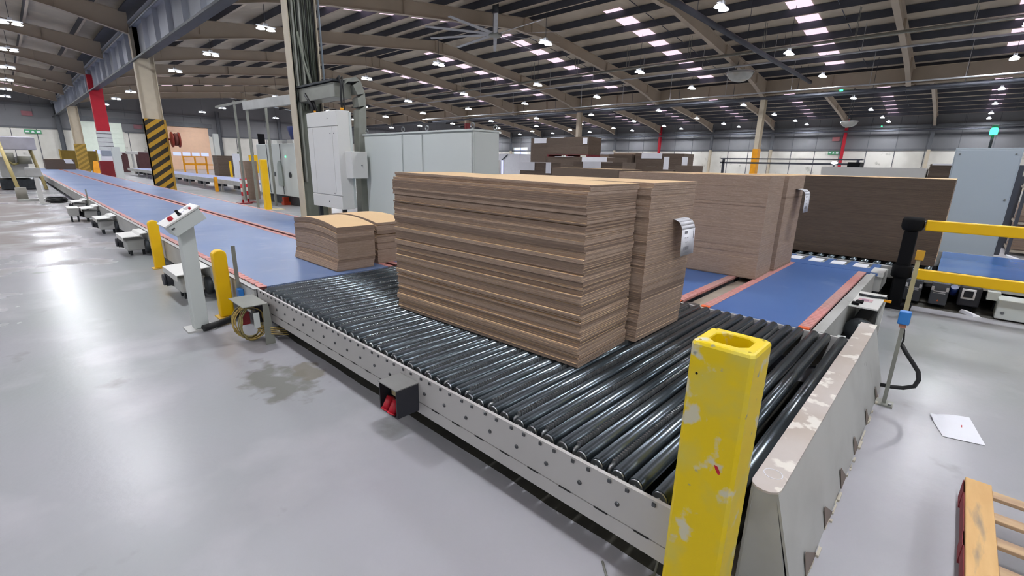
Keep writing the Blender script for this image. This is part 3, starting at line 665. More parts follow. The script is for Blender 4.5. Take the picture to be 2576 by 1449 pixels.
for t_, y in ((ta, .63), (ta, 1.56), (tb, 2.2), (tb, 2.77)):
    for x in (4.8, 7.3): MB().box(x - .03, x + .03, y - .025, y + .025, 0, .16 if y in (.63, 2.77) else .36).build('leg', 'dark_steel', t_)
# finger plates at the far end
fp = thing('finger_plate', 'blue comb plate with white pads between the transfer belts and the far stack', 'plate', (8.0, 1.6, .3))
b = MB().box(7.64, 7.98, .58, 2.8, .41, .45)
yv = .62
while yv < 2.8: b.box(7.98, 8.42, yv, yv + .09, .41, .45); yv += .27
b.build('comb', 'belt_blue', fp)
yv = .72
while yv < 2.6: MB().box(7.93, 8.24, yv + .02, yv + .18, .452, .458).build('white_pad', 'paper', fp); yv += .27
MB().box(7.7, 8.41, .53, 2.85, .2, .40).build('plate_frame', 'frame_grey', fp)
for x, y in ((7.8, .58), (8.3, .58), (7.8, 2.7), (8.3, 2.7)): MB().box(x - .03, x + .03, y - .03, y + .03, 0, .2).build('leg', 'dark_steel', fp)
MB().box(7.66, 8.05, .52, .66, .402, .462).build('white_end_cover', 'grey_cab2', fp)
# drive unit with big wheel beside the corner guard
dv = thing('drive_unit', 'beige hooded drive with a large dark wheel between the blue belt and the barrier post', 'motor', (5.9, .5, 0))
P = [(5.60, .43), (6.34, .46), (6.36, .30), (6.34, .30), (6.32, .44), (5.60, .41)]
MB().box(5.60, 6.36, .36, .60, .43, .447).box(6.34, 6.36, .36, .60, .0, .43).build('cover', 'grey_cab2', dv, .004)
MB().box(5.86, 5.99, .44, .56, .448, .450).box(5.89, 5.95, .47, .53, .450, .4515, 1).build('warning_label', [M('pink_label', '#cfa9b0', .6), M('mauve_print', '#9c7f95', .6)], dv)
MB().box(5.62, 5.68, .52, .58, .449, .475).box(5.72, 5.80, .50, .56, .449, .47).build('plug', 'black', dv)
MB().tube([(6.12, .34, .462), (6.10, .45, .462), (6.11, .58, .462)], .014, 6).build('grey_strap', 'dark_steel', dv); MB().box(6.07, 6.10, .30, .36, .43, .452).build('orange_tag', 'orange_paint', dv)
MB().lathe((5.58, .47, .21), [(.03, -.04), (.09, -.04), (.10, -.025), (.12, -.02), (.125, 0), (.12, .03), (.09, .05), (.03, .05)], 24, 'x').build('wheel', 'dark_steel', dv)
MB().box(5.66, 6.3, .40, .55, .06, .3).build('gear_case', 'black', dv, .02); MB().box(4.9, 4.96, .5, .56, 0, .3).box(5.3, 5.34, .42, .46, 0, .34).build('bracket', 'grey_cab', dv)

# ================================================================== corner guard
cg = thing('corner_guard', 'long grey steel kerb guard with a scuffed beige top plate beside the rollers', 'guard rail', (3.3, .28, 0))
x0, x1 = 1.87, 4.80
pr = []
for k in range(7): a = math.pi / 2 + math.pi * k / 6; pr.append((x0 + .05 + .05 * math.cos(a), .345 + .055 * math.sin(a), .492))
poly = [(x1, .40, .492)] + pr + [(x1, .29, .492)]
MB().prism(poly, (0, 0, .01)).build('top_plate', patches('scuffed_beige_plate', ['#b3a79c', ('#c2bab6', 1.2, .52, .1, 1, 5), ('#ddd8cf', 7, .60, .02, 4, 7)], rough=.5), cg)
b = MB().hexa([(x0 + .05, .17, 0), (x1, .17, 0), (x1, .18, 0), (x0 + .05, .18, 0), (x0 + .03, .295, .492), (x1, .295, .492), (x1, .305, .492), (x0 + .03, .305, .492)])
b.box(x0 + .03, x1, .385, .395, 0, .492); b.build('side_plate', 'frame_grey', cg)
for x in (x0 + .035, 2.3, 2.9, 3.5, 4.1, x1 - .02): MB().hexa([(x, .19, 0), (x + .012, .19, 0), (x + .012, .385, 0), (x, .385, 0), (x, .305, .49), (x + .012, .305, .49), (x + .012, .385, .49), (x, .385, .49)]).build('gusset', 'frame_grey', cg)
MT['primer'] = M('brown_primer', '#7b6f68', .7)
for i, x in enumerate((2.12, 2.52, 2.95, 3.4, 3.9, 4.4)):
    w_ = .20 - .02 * i; MB().hexa([(x, .165, 0), (x + w_, .165, 0), (x + w_, .168, 0), (x, .168, 0), (x + .01, .187, .11), (x + .03, .187, .11), (x + .03, .19, .11), (x + .01, .19, .11)]).build('bare_patch', 'primer', cg)
b = MB().lathe((2.01, .345, .5025), [(.034, 0), (.037, 0), (.037, .0008), (.034, .0008), (.034, 0)], 32, caps=False); b.build('ring_mark', 'paper', cg)
b = MB(); rr = random.Random(9)
for i in range(46): x = 2.05 + 2.7 * rr.random(); b.box(x, x + rr.uniform(.02, .10), .15 + rr.uniform(0, .02), .165, 0, rr.uniform(.004, .015))
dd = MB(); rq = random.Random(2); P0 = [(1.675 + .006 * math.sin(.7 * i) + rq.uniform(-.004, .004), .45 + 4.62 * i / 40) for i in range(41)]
dd.prism([(x, y, 0) for x, y in P0] + [(4.35, 5.07, 0), (4.35, .45, 0)], (0, 0, .002))  # flat dark layer over the floor beneath the rollers
tag(dd.build('dark_floor_layer', patches('dark_layer_tone', ['#25241f', ('#302e26', 5, .5, .1, 1, 6), ('#5a554a', 9, .74, .03, 4, 7)], rough=.9)), 'thin dark layer on the floor under the roller conveyor', 'dust', kind='stuff')
tag(b.build('dried_dirt', M('dried_dirt', '#b9b3a4', .9)), 'crust of dried dirt along the foot of the grey kerb guard', 'dirt', kind='stuff')

# big worn yellow bollard
yb = thing('bollard', 'tall worn square yellow bollard with an open top beside the kerb guard', 'bollard', (1.56, .453, 0))
x0, x1, y0, y1, h, c = 1.463, 1.650, .355, .553, 1.2, .03
def octo(ins, z, cc): a, b_, d, e = x0 + ins, x1 - ins, y0 + ins, y1 - ins; return [(a + cc, d, z), (b_ - cc, d, z), (b_, d + cc, z), (b_, e - cc, z), (b_ - cc, e, z), (a + cc, e, z), (a, e - cc, z), (a, d + cc, z)]
b = MB().loft([octo(0, 0, .012), octo(0, h - .012, .012), octo(.004, h - .003, .012), octo(.010, h, .012), octo(.036, h, .024), octo(.038, h - .004, .024), octo(.038, h - .5, .024)], smooth=False, caps=False)
b.build('post', 'yellow_worn', yb)
for px, py in ((x0 + .022, y0 + .022), (x1 - .022, y0 + .022), (x1 - .022, y1 - .022), (x0 + .022, y1 - .022)): MB().cyl((px, py, h), (px, py, h + .0006), .005, 8).build('screw_hole', M('mustard', '#a88d08', .6) if 'mustard' not in bpy.data.materials else bpy.data.materials['mustard'], yb)
MB().cyl((x0 - .0002, .521, 1.088), (x0 - .001, .521, 1.088), .0045, 8).build('drill_hole', 'black', yb)
MB().prism([(x0 - .001, .424, .787), (x0 - .001, .412, .785), (x0 - .001, .402, .768), (x0 - .001, .402, .758), (x0 - .001, .409, .758), (x0 - .001, .418, .772)], (.0006, 0, 0)).build('red_chip', 'red', yb)
tag(MB().tube([(1.56, .86, .004), (1.50, .80, .006), (1.52, .70, .006), (1.62, .64, .05), (1.70, .66, .10)], .006, 6).build('loose_cable', M('grey_cable', '#77776f', .5)), 'thin grey cable looping under the white rail beside the worn bollard', 'cable')
# ================================================================== cardboard stacks
def stack(name, lab, x0, x1, y0, y1, z0, z1, t=.0065, walk=.008, jit=.0015, per=22, rz=0, pivot=None, warp=None, edge='edge', lean=(0, 0), group=None, seed=1, gaps=(), shift=None):
    rr = random.Random(seed); n = max(2, int(round((z1 - z0) / t))); t = (z1 - z0) / n
    root = thing(name, lab, 'cardboard', ((x0 + x1) / 2, (y0 + y1) / 2, z0), group)
    b = MB(); dx = dy = 0; left = 0; ns = 10 if warp else 1; cnt = 0; pv = pivot or (x0, y0, z0)
    def flush():
        nonlocal b, cnt
        if cnt: b.rot(rz, pv).build('sheet_bundle', ['kraft', edge, edge + '_b'], root)
        b = MB(); cnt = 0
    for i in range(n):
        if left <= 0: left = rr.choice((1, 2, 2, 3, 4, 6, 9)); tone = 2 if rr.random() < (.33 if walk > .0055 else .06) else 1; dx = rr.uniform(-walk, walk); dy = rr.uniform(-walk, walk) * .10
        left -= 1; u = i / n
        ox = dx + rr.uniform(-jit, jit) + lean[0] * u; oy = dy + rr.uniform(-jit, jit) + lean[1] * u
        if i == 0 or i == n - 1: ox += 0
        if shift:
            s = shift(u); ox += s[0]; oy += s[1]
        if any(abs(u - g) < .008 for g in gaps): continue
        za = z0 + i * t; zb = za + t * .965
        if not warp: b.box(x0 + ox, x1 + ox, y0 + oy, y1 + oy, za, zb, tone, top=0)
        else:
            for k in range(ns):
                ya, yb_ = y0 + (y1 - y0) * k / ns, y0 + (y1 - y0) * (k + 1) / ns; wa, wb = warp(k / ns, u), warp((k + 1) / ns, u)
                vs = [(x0 + ox, ya + oy, za + wa), (x1 + ox, ya + oy, za + wa), (x1 + ox, yb_ + oy, za + wb), (x0 + ox, yb_ + oy, za + wb)]
                b.hexa(vs + [(p[0], p[1], p[2] + t * .965) for p in vs], tone, top=0)
        cnt += 1
        if cnt >= per: flush()
    flush(); return root
G = 'cardboard stacks on the conveyors'
stack('cardboard_stack', 'tall stack of corrugated sheets with ragged layered edge, nearest on the rollers', 2.335, 2.985, 1.59, 3.50, .466, 1.636, rz=math.radians(3.0), seed=11, walk=.014, jit=.002, group=G,
      warp=lambda v, u: .026 * v * u, shift=lambda u: (.022 if u > .965 else 0, .0))
stack('cardboard_stack', 'tall stack of corrugated sheets on the rollers carrying a curled white label', 3.035, 3.775, 1.565, 3.48, .466, 1.640, seed=12, walk=.005, group=G, shift=lambda u: (.03 if u > .97 else 0, -.02 * min(1, u * 3)))
stack('cardboard_stack', 'low stack of corrugated sheets with a curved top on the long belt', 2.545, 3.035, 5.225, 6.42, .452, .985, seed=13, walk=.007, group=G, warp=lambda v, u: u * (.055 * (1 - (2 * v - 1.05) ** 2) - .0 * v), shift=lambda u: (-.035 * max(0, (.28 - u)) / .28, 0))
stack('cardboard_stack', 'low stack of corrugated sheets in two tiers beside the curved-top stack', 3.13, 3.60, 5.33, 6.60, .452, .985, seed=14, walk=.006, group=G, warp=lambda v, u: u * (.05 * (1 - (2 * v - 1.05) ** 2)), gaps=(.70, .93))
stack('cardboard_stack', 'tall even stack of corrugated sheets on the blue transfer belt', 5.985, 6.62, 1.60, 3.55, .454, 1.672, seed=15, walk=.0035, jit=.001, group=G, edge='edge', rz=math.radians(1.0))
stack('cardboard_stack', 'tall even stack with a curled label on the blue transfer belt, farther from the rollers', 6.69, 7.52, 1.58, 3.5, .454, 1.674, seed=16, walk=.003, jit=.001, group=G, edge='edge')
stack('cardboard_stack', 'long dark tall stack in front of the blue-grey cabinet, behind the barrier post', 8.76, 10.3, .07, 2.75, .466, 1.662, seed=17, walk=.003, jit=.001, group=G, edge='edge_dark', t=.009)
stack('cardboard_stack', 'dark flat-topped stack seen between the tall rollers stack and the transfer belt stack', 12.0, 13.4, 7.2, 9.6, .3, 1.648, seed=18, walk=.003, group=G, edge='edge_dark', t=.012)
MB().box(11.9, 13.6, 5.5, 11, 0, .29).build('pallet_conveyor', 'frame_grey') and None
tag(bpy.data.objects['pallet_conveyor'], 'low grey conveyor bed under the dark flat-topped stack', 'conveyor')
def label(name, lab, xs, pts, seed, spread=0.0):
    t = thing('paper_label', lab, 'label', (xs[0], pts[0][0], pts[0][1])); b = MB(); n = len(pts)
    for (ya, za), (yb_, zb) in zip(pts, pts[1:]):
        i = pts.index((ya, za)); xa0 = xs[0] + spread * i; xa1 = xs[0] + spread * (i + 1); w_ = xs[1] - xs[0]
        b._add([(xa0, ya, za), (xa0 + w_, ya, za), (xa1 + w_, yb_, zb), (xa1, yb_, zb), (xa0, ya + .001, za), (xa0 + w_, ya + .001, za), (xa1 + w_, yb_ + .001, zb), (xa1, yb_ + .001, zb)],
               [(3, 2, 1, 0), (4, 5, 6, 7), (0, 1, 5, 4), (1, 2, 6, 5), (2, 3, 7, 6), (3, 0, 4, 7)], 0, [1, 1, 0, 0, 0, 0])
    b.build('sheet', 'paper', t)
    y, z = pts[-2]; y2, z2 = pts[-1]; w_ = xs[1] - xs[0]; b = MB(); rr = random.Random(seed)
    def blk(u0, u1, v0, v1):      # printed block, v measured down the hanging part
        q = lambda u, v: (xs[0] + spread * (n - 1) + w_ * u, y + (y2 - y) * v - .0012, z + (z2 - z) * v)
        b.quad(q(u0, v0), q(u0, v1), q(u1, v1), q(u1, v0))
    blk(.2, .42, .06, .16); blk(.22, .34, .30, .33); blk(.4, .5, .31, .335); blk(.30, .5, .48, .5); blk(.18, .26, .66, .80)
    for k in range(8): blk(.30 + .035 * k, .315 + .035 * k + rr.uniform(0, .012), .66, .80)
    for k in range(9): blk(.86, .93, .05 + .04 * k, .07 + .04 * k)
    for k in range(4): blk(.2, .6 - .1 * (k % 2), .9 + .0 * k, .905) if k == 0 else None
    b.build('printing', 'print_grey', t)
label('a', 'curled white shipping label hanging from the tall stack on the rollers', (3.42, 3.655), [(1.62, 1.366), (1.56, 1.368), (1.52, 1.362), (1.49, 1.347), (1.472, 1.32), (1.462, 1.29), (1.455, 1.09)], 1)
label('b', 'curled white shipping label hanging from the far transfer belt stack', (7.10, 7.37), [(1.64, 1.50), (1.56, 1.50), (1.50, 1.49), (1.47, 1.465), (1.455, 1.43), (1.45, 1.20)], 2)

# ================================================================== enclosures around the first column
wc = thing('electrical_cabinet', 'long pale green-grey electrical cabinet with three panels behind the tall stack', 'cabinet', (5.9, 8.0, 0))
ysp = [6.25, 7.68, 8.36, 9.86]
MB().box(5.62, 6.24, 6.25, 9.86, .05, 2.28).build('body', 'grey_cab', wc)
for a, c in zip(ysp, ysp[1:]): MB().box(5.595, 5.62, a + .03, c - .03, .1, 2.25).build('door_panel', 'grey_cab', wc, .006)
MB().box(5.58, 6.26, 6.23, 9.88, 2.28, 2.31).build('roof_cap', 'grey_cab', wc); MB().box(5.64, 6.22, 6.24, 6.252, .1, 2.25).build('side_panel', 'grey_cab', wc, .006); MB().box(5.6, 6.24, 6.25, 9.86, 0, .05).build('plinth', 'dark_steel', wc)
for x, y in ((5.65, 6.3), (6.2, 6.3), (5.65, 7.6), (5.65, 8.4), (5.65, 9.8)):
    b = MB().tube([(x, y + .045 * math.cos(a), 2.365 + .045 * math.sin(a)) for a in [2 * math.pi * k / 14 for k in range(15)]], .012, 6).cyl((x, y, 2.31), (x, y, 2.33), .025, 10); b.build('lifting_eye', 'steel', wc)
hc = thing('electrical_cabinet', 'white cabinet hanging on legs in front of the beige steel column', 'cabinet', (5.2, 10.6, .65))
MB().box(5.02, 5.30, 9.88, 11.33, .68, 2.77).build('body', 'grey_cab2', hc, .006)
MB().box(5.0, 5.03, 9.88, 11.33, 2.46, 2.76).build('top_panel', 'grey_cab2', hc, .004); MB().box(5.0, 5.03, 9.88, 11.33, .68, .96).build('bottom_panel', 'grey_cab2', hc, .004)
for a, c in ((9.88, 10.12), (10.14, 11.06), (11.08, 11.33)): MB().box(5.0, 5.03, a, c, .98, 2.44).build('door_panel', 'grey_cab2', hc, .004)
for y in (10.0, 11.2): MB().box(5.06, 5.14, y - .04, y + .04, 0, .68).box(5.02, 5.18, y - .08, y + .08, 0, .012).build('leg', 'dark_steel', hc)
for y, z in ((10.5, .82), (10.2, 1.02), (10.05, 2.3), (10.22, 2.3), (10.3, 2.62)): MB().cyl((5.0, y, z), (4.992, y, z), .012, 10).build('lock', 'seam', hc)
MB().box(5.28, 5.33, 9.87, 9.89, .7, 2.75).build('corner_strip', 'grey_cab', hc)
jb = thing('junction_box', 'small white junction box on the cable trunking beside the hanging cabinet', 'box', (5.3, 9.85, 1.4))
MB().box(5.14, 5.52, 9.62, 9.948, 1.36, 1.93).build('box_body', 'grey_cab2', jb, .008); MB().box(5.15, 5.51, 9.608, 9.622, 1.37, 1.92).build('lid', 'grey_cab2', jb, .004); MB().cyl((5.37, 9.61, 1.64), (5.37, 9.60, 1.64), .016, 10).build('lock', 'seam', jb)
tk = thing('cable_trunking', 'grey steel cable trunking arching from the column down behind the junction box', 'trunking', (5.5, 10.0, 0))
b = MB(); pts = [(5.34, 3.38), (5.45, 3.46), (5.56, 3.40), (5.65, 3.15), (5.66, 2.9), (5.62, 1.9), (5.60, 0.3)]
for (xa, za), (xb, zb) in zip(pts, pts[1:]):
    b.hexa([(xa - .09, 9.95, za - .09), (xa + .09, 9.95, za + .03), (xa + .09, 10.2, za + .03), (xa - .09, 10.2, za - .09), (xb - .09, 9.95, zb - .02), (xb + .09, 9.95, zb + .02), (xb + .09, 10.2, zb + .02), (xb - .09, 10.2, zb - .02)])
b.build('duct', 'tin', tk)
MB().box(5.1, 5.5, 10.1, 11.95, 3.05, 3.35).build('horizontal_duct', 'tin', tk, .01); MB().box(5.05, 5.55, 10.05, 11.95, 3.36, 3.40).build('duct_lid', 'dark_steel', tk)
MB().tube([(5.16, 10.05, 3.4), (5.18, 10.0, 3.46), (5.2, 9.97, 3.3), (5.19, 9.98, 3.0), (5.2, 10.0, 2.78)], .022, 8).tube([(5.24, 10.05, 3.42), (5.25, 10.0, 3.46), (5.25, 9.98, 3.1), (5.25, 10.0, 2.78)], .015, 8).build('flexible_hose', 'cable_dark', tk)
MB().tube([(5.10, 11.5, 3.2), (5.12, 11.3, 3.0), (5.14, 11.2, 2.78)], .04, 8).tube([(5.16, 11.45, 3.2), (5.17, 11.25, 3.0), (5.18, 11.15, 2.78)], .03, 8).build('cable_bundle', 'cable_dark', tk)
for y in (10.0, 11.18): MB().lathe((5.2 if y < 11 else 5.15, y, 2.77), [(.035, 0), (.035, .06), (.028, .06), (.028, 0)], 12).build('yellow_gland', 'orange_paint', tk)
o = MB().tube([(5.82, 12.0, 3.5), (5.80, 12.0, 8.0)], .025, 6).build('conduit', M('pale_blue_conduit', '#8e9cab', .5)); tag(o, 'pale blue vertical conduit beside the cable-filled column', 'pipe')
# tall square yellow bollard by the column
t = thing('bollard', 'tall square yellow bollard on the floor beside the cable-filled column', 'bollard', (6.12, 17.6, 0))
MB().box(6.03, 6.22, 17.5, 17.69, .012, 1.70).build('post', 'yellow', t, .01); MB().box(5.9, 6.6, 17.3, 17.9, 0, .012).build('base_plate', M('pale_plate', '#c9bfa0', .6), t)
# gantry of slim posts
gt = thing('gantry_frame', 'grey gantry of slim posts carrying a flat duct left of the cable-filled column', 'frame', (6.6, 18.5, 0))
for x, y, h in ((6.75, 21.8, 3.95), (6.07, 18.4, 3.62), (6.88, 18.9, 3.82)): MB().box(x - .035, x + .035, y - .035, y + .035, 0, h).build('post', 'tin', gt)
MB().hexa([(5.98, 18.5, 3.34), (6.5, 12.6, 3.34), (6.6, 12.6, 3.34), (6.1, 18.5, 3.34), (5.98, 18.5, 3.62), (6.5, 12.6, 3.62), (6.6, 12.6, 3.62), (6.1, 18.5, 3.62)]).build('flat_duct', 'frame_grey', gt)
MB().box(6.05, 6.1, 18.4, 21.8, 3.6, 3.68).build('cross_bar', 'tin', gt)
# grey machine panels behind the column
mc = thing('machine_enclosure', 'light grey machine enclosure with an oval dark handle behind the yellow bollard', 'machine', (7.9, 19.8, 0))
MB().box(7.35, 8.4, 17.9, 21.7, .35, 2.30).build('body', 'grey_cab', mc, .02); 
for y in (20.55, 19.2): MB().box(7.33, 7.36, y, y + .02, .4, 2.28).build('door_gap', 'seam', mc)
MB().box(7.45, 8.3, 18.0, 21.6, 0, .35).build('plinth', 'dark_steel', mc)
b = MB().prism([(7.30, 19.35 + .42 * math.cos(a) * .55, 1.25 + (.42 + .0) * math.sin(a)) if math.sin(a) > 0 else (7.30, 19.35 + .231 * math.cos(a), .72) for a in [2 * math.pi * k / 24 for k in range(24)]], (.05, 0, 0)); b.build('motor_guard', M('mid_grey_guard', '#9aa39d', .5), mc)
MB().cyl((7.32, 18.45, 1.15), (7.345, 18.45, 1.15), .10, 16).build('oval_handle', 'dark_steel', mc); MB().cyl((7.32, 19.95, 1.15), (7.345, 19.95, 1.15), .09, 16).build('round_port', 'seam', mc)
MB().cyl((7.33, 18.75, 1.82), (7.345, 18.75, 1.82), .03, 10).build('pilot_light', 'green_lens', mc)
for y in (18.6, 19.6, 20.6): MB().box(7.6, 8.0, y, y + .5, 2.3, 2.45).build('top_unit', ['grey_cab2'], mc)
o = MB().lathe((8.0, 18.9, 2.46), [(.02, 0), (.3, 0), (.42, .45), (.40, .47), (.02, .3)], 16).build('hopper', M('dark_blue_plastic', '#1f2f66', .5)); tag(o, 'dark blue hopper standing on top of the grey machine enclosure', 'hopper')
o = MB().box(7.2, 7.45, 18.95, 19.2, 0, .12).box(7.22, 7.42, 19.0, 19.15, .12, .3).build('floor_pump', M('orange_red_paint', '#b23a1c', .5)); tag(o, 'small orange-red pump on the floor beside the yellow bollard', 'pump')
t = thing('chain_post', 'red and white banded chain post on a dark base by the belts', 'post', (6.23, 20.5, 0))
MB().cyl((6.23, 20.5, .03), (6.23, 20.5, .95), .032, 10).build('post', 'redwhite', t); MB().box(6.03, 6.5, 20.3, 20.7, 0, .03).build('base', 'deep_red', t)
dup(t, (6.55, 20.9, 0), 'red and white banded chain post beside a twin, nearer the grey machine')
o = MB().box(7.0, 7.5, 22.3, 22.9, .0, 1.62).build('upright_cardboard', 'edge'); tag(o, 'brown cardboard pile on end beside the gantry post', 'cardboard')
o = MB().box(11.1, 11.2, 36.2, 37.6, 0, 2.0).build('upright_machine_panel', 'paper'); tag(o, 'white upright machine panel behind the second conveyor', 'panel')  # thin white machine panel, no cabinet body

# ================================================================== second belt line and what stands about it
sb = thing('belt_conveyor', 'pale belt conveyor farther off, parallel to the long blue belts', 'conveyor', (8.4, 30, 0))
MB().box(7.75, 9.3, 24.5, 56, .52, .60).build('belt', M('lavender_belt', '#8f9cc8', .4, spec=.6), sb)
MB().box(7.70, 7.75, 24.5, 56, .40, .62).build('side_frame', 'frame_grey', sb)
y = 25.5
while y < 55: MB().box(7.8, 7.9, y, y + .1, 0, .5).build('leg', 'frame_grey', sb); MB().box(7.85, 8.3, y + .8, y + 1.5, .2, .42).build('motor', 'dark_steel', sb); y += 3.3
for x, y, h, lab in ((7.45, 28.4, .75, 'short yellow bollard in front of the second conveyor'), (11.6, 40.0, 1.5, 'slim tall yellow post behind the second conveyor')):
    o = MB().box(x - .07, x + .07, y - .07, y + .07, 0, h).build('bollard', 'orange_paint' if h < 1 else 'yellow', None, .01); tag(o, lab, 'bollard')
t = thing('hose_reel', 'red hose reel mounted beside the hazard-striped column', 'hose reel', (5.95, 28.3, 2.2))
MB().lathe((5.95, 28.3, 2.53), [(.05, -.16), (.36, -.16), (.36, -.12), (.26, -.11), (.26, .11), (.36, .12), (.36, .16), (.05, .16)], 22, 'x').build('reel', M('reel_red', '#8f3326', .5), t)
MB().box(5.7, 5.95, 28.5, 28.56, 2.5, 2.58).build('bracket', 'deep_red', t)
MB().lathe((5.95, 28.3, 2.53), [(.26, -.10), (.31, 0), (.26, .10)], 20, 'x').build('hose', M('dull_red_hose', '#6e3a30', .6), t)
t = thing('machine_column', 'pale grey slim cabinet standing by the red-footed column', 'cabinet', (5.55, 43.6, 0)); MB().box(5.3, 5.75, 43.4, 43.8, .0, 2.3).build('body', 'grey_cab', t, .02); MB().box(5.25, 5.8, 43.35, 43.85, 0, .05).build('base', 'frame_grey', t)
t = thing('floor_sign', 'yellow folding floor sign on a pale base beyond the belts', 'sign', (6.04, 60.9, 0))
MB().hexa([(5.75, 60.6, .03), (6.35, 60.6, .03), (6.35, 60.64, .03), (5.75, 60.64, .03), (5.88, 60.88, 1.15), (6.22, 60.88, 1.15), (6.22, 60.9, 1.15), (5.88, 60.9, 1.15)]).hexa([(5.75, 61.2, .03), (6.35, 61.2, .03), (6.35, 61.24, .03), (5.75, 61.24, .03), (5.88, 60.9, 1.15), (6.22, 60.9, 1.15), (6.22, 60.92, 1.15), (5.88, 60.92, 1.15)]).build('board', 'orange_paint', t)
MB().box(5.6, 6.5, 60.4, 61.4, 0, .03).build('base', 'paper', t)
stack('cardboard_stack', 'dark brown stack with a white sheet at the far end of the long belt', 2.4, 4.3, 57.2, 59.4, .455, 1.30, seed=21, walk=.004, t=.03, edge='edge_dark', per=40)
o = MB().hexa([(3.7, 57.17, .95), (4.25, 57.17, .95), (4.25, 57.18, .95), (3.7, 57.18, .95), (3.6, 57.17, 1.3), (4.1, 57.17, 1.3), (4.1, 57.18, 1.3), (3.6, 57.18, 1.3)]).build('paper_label', 'paper'); tag(o, 'white sheet on the dark stack at the far end of the long belt', 'label')
for i, (x, y, z1, lab) in enumerate(((7.6, 66, 2.0, 'dark red-brown stack beyond the red-footed column'), (10.2, 66, 2.1, 'dark red-brown stack with a pale top, beyond the slim pale cabinet'))):
    o = MB().box(x, x + 1.7, y, y + 1.5, 0, z1).box(x - .02, x + 1.72, y - .02, y + 1.52, z1, z1 + .03, 1).build('cardboard_stack', [M(f'red_brown_board_{i}', '#5a3a3c', .8), 'paper']); tag(o, lab, 'cardboard')
for i, (x, y, z, lab) in enumerate(((6.3, 50.5, 1.75, 'pale grey control post beyond the red-footed column'), (8.6, 58.5, 1.85, 'pale control post with a white head near the loading doors'))):
    t = thing('control_post', lab, 'control panel', (x, y, 0)); MB().box(x - .07, x + .07, y - .07, y + .07, 0, z).build('post', 'frame_grey', t); MB().box(x - .45, x + .45, y - .25, y + .25, z, z + .3).build('panel_head', 'grey_cab2', t, .02)
for i, (x, y, lab) in enumerate(((4.0, 66.0, 'mustard guard panel beyond the end of the long belts'), (5.6, 66.5, 'second mustard guard panel beside the last beige column'))):
    t = thing('mesh_guard', lab, 'guard', (x, y, 0)); MB().box(x, x + 1.3, y, y + .05, .1, 2.1).build('mesh_panel', M(f'mustard_mesh_{i}', '#7a6420', .7), t)
    for xx in (x, x + 1.25): MB().box(xx - .06, xx + .06, y - .05, y + .1, 0, 2.2).build('post', M(f'ochre_post_{i}{xx:.1f}', '#b79a4b', .6), t)
t = thing('yellow_cage', 'yellow guarded frame in front of the peach loading door', 'frame', (13.4, 58, 0))
for x in (12.6, 13.6, 14.6): MB().box(x - .06, x + .06, 57.9, 58.1, 0, 1.8).build('post', 'orange_paint', t)
MB().box(12.6, 14.6, 57.95, 58.05, .9, 1.1).box(12.6, 14.6, 57.95, 58.05, 1.7, 1.8).build('rail', 'orange_paint', t); MB().box(14.6, 20, 57.9, 58.2, .9, 1.0).build('boom', 'orange_paint', t)
t = thing('yellow_guard', 'yellow sheet guard with a dark frame right of the peach loading door', 'guard', (18, 51, 0))
for x in (16.5, 18.3): MB().box(x, x + 1.1, 51, 51.08, .3, 2.0).build('sheet_panel', 'yellow', t)
for x in (15.6, 17.9, 19.5): MB().box(x - .05, x + .05, 50.95, 51.1, 0, 2.3).build('post', M(f'green_grey_post_{x:.0f}', '#5d6650', .6), t)
o = MB().box(16.1, 16.6, 60, 60.4, 0, 4.2).build('machine_mast', 'grey_cab'); tag(o, 'grey mast between the peach door and the yellow sheet guard', 'mast')
o = MB().box(17.2, 17.8, 50, 50.1, 2.9, 4.0).build('screen', 'black'); tag(o, 'black upright screen above the yellow sheet guard', 'screen')
tag(MB().box(17.45, 17.55, 50.1, 50.2, 0, 4.0).build('screen_post', 'dark_steel'), 'dark post carrying the black screen', 'post')
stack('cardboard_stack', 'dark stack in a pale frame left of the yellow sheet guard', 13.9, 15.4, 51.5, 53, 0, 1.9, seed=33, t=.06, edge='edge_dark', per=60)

# ------------------------------------------------------------------ machine at the left edge of the aisle
lm = thing('feeder_machine', 'cream machine with sloping yellow legs at the far side of the aisle', 'machine', (.4, 33.5, 0))
for xa, ya, yt in ((.26, 31.7, 33.3), (1.24, 33.3, 34.6)): MB().tube([(xa, ya, 0), (xa - .3, yt - .6, 2.3)], .07, 6).build('leg', M(f'cream_yellow_{xa}', '#cdbb80', .55), lm)
MB().box(-.2, .8, 33.4, 36, .6, 1.55).build('body', 'frame_grey', lm, .03); MB().box(-.1, 1.2, 33.0, 36, 1.9, 2.5).build('head', M('pale_lilac_cover', '#c9c8d2', .5), lm, .04); MB().box(-.3, 1.0, 33.6, 36, .05, .5).build('underbody', 'dark_steel', lm)
MB().cyl((.7, 33.2, 1.25), (.7, 33.2, 1.6), .25, 12).cyl((.2, 33.1, 1.3), (.2, 33.1, 1.75), .18, 12).build('valve', M('olive_grey', '#77776a', .5), lm); MB().tube([(.0, 33.2, 1.9), (.1, 32.9, 1.4), (.3, 32.9, 1.2), (.5, 33.2, 1.3)], .05, 6).build('hose', 'cable_yellow', lm)
o = MB().box(-2.2, -.35, 35.8, 36.0, 1.02, 1.22).box(-2.2, -.35, 35.8, 36.0, .22, .42).box(-.45, -.35, 35.8, 36, .0, 1.2).box(-2.2, -2.1, 35.8, 36, .0, 1.2).build('guard_rail', 'orange_paint'); tag(o, 'yellow two-bar guard rail at the far side of the aisle', 'guard rail')
o = MB().box(-6, -.6, 36.4, 39, 0, 2.4).build('machine_block', 'frame_grey'); tag(o, 'grey machine block behind the yellow two-bar guard rail', 'machine')
t = thing('control_post', 'white control post with a boxy head in the aisle beside coiled black cable', 'control panel', (.69, 24.0, 0))
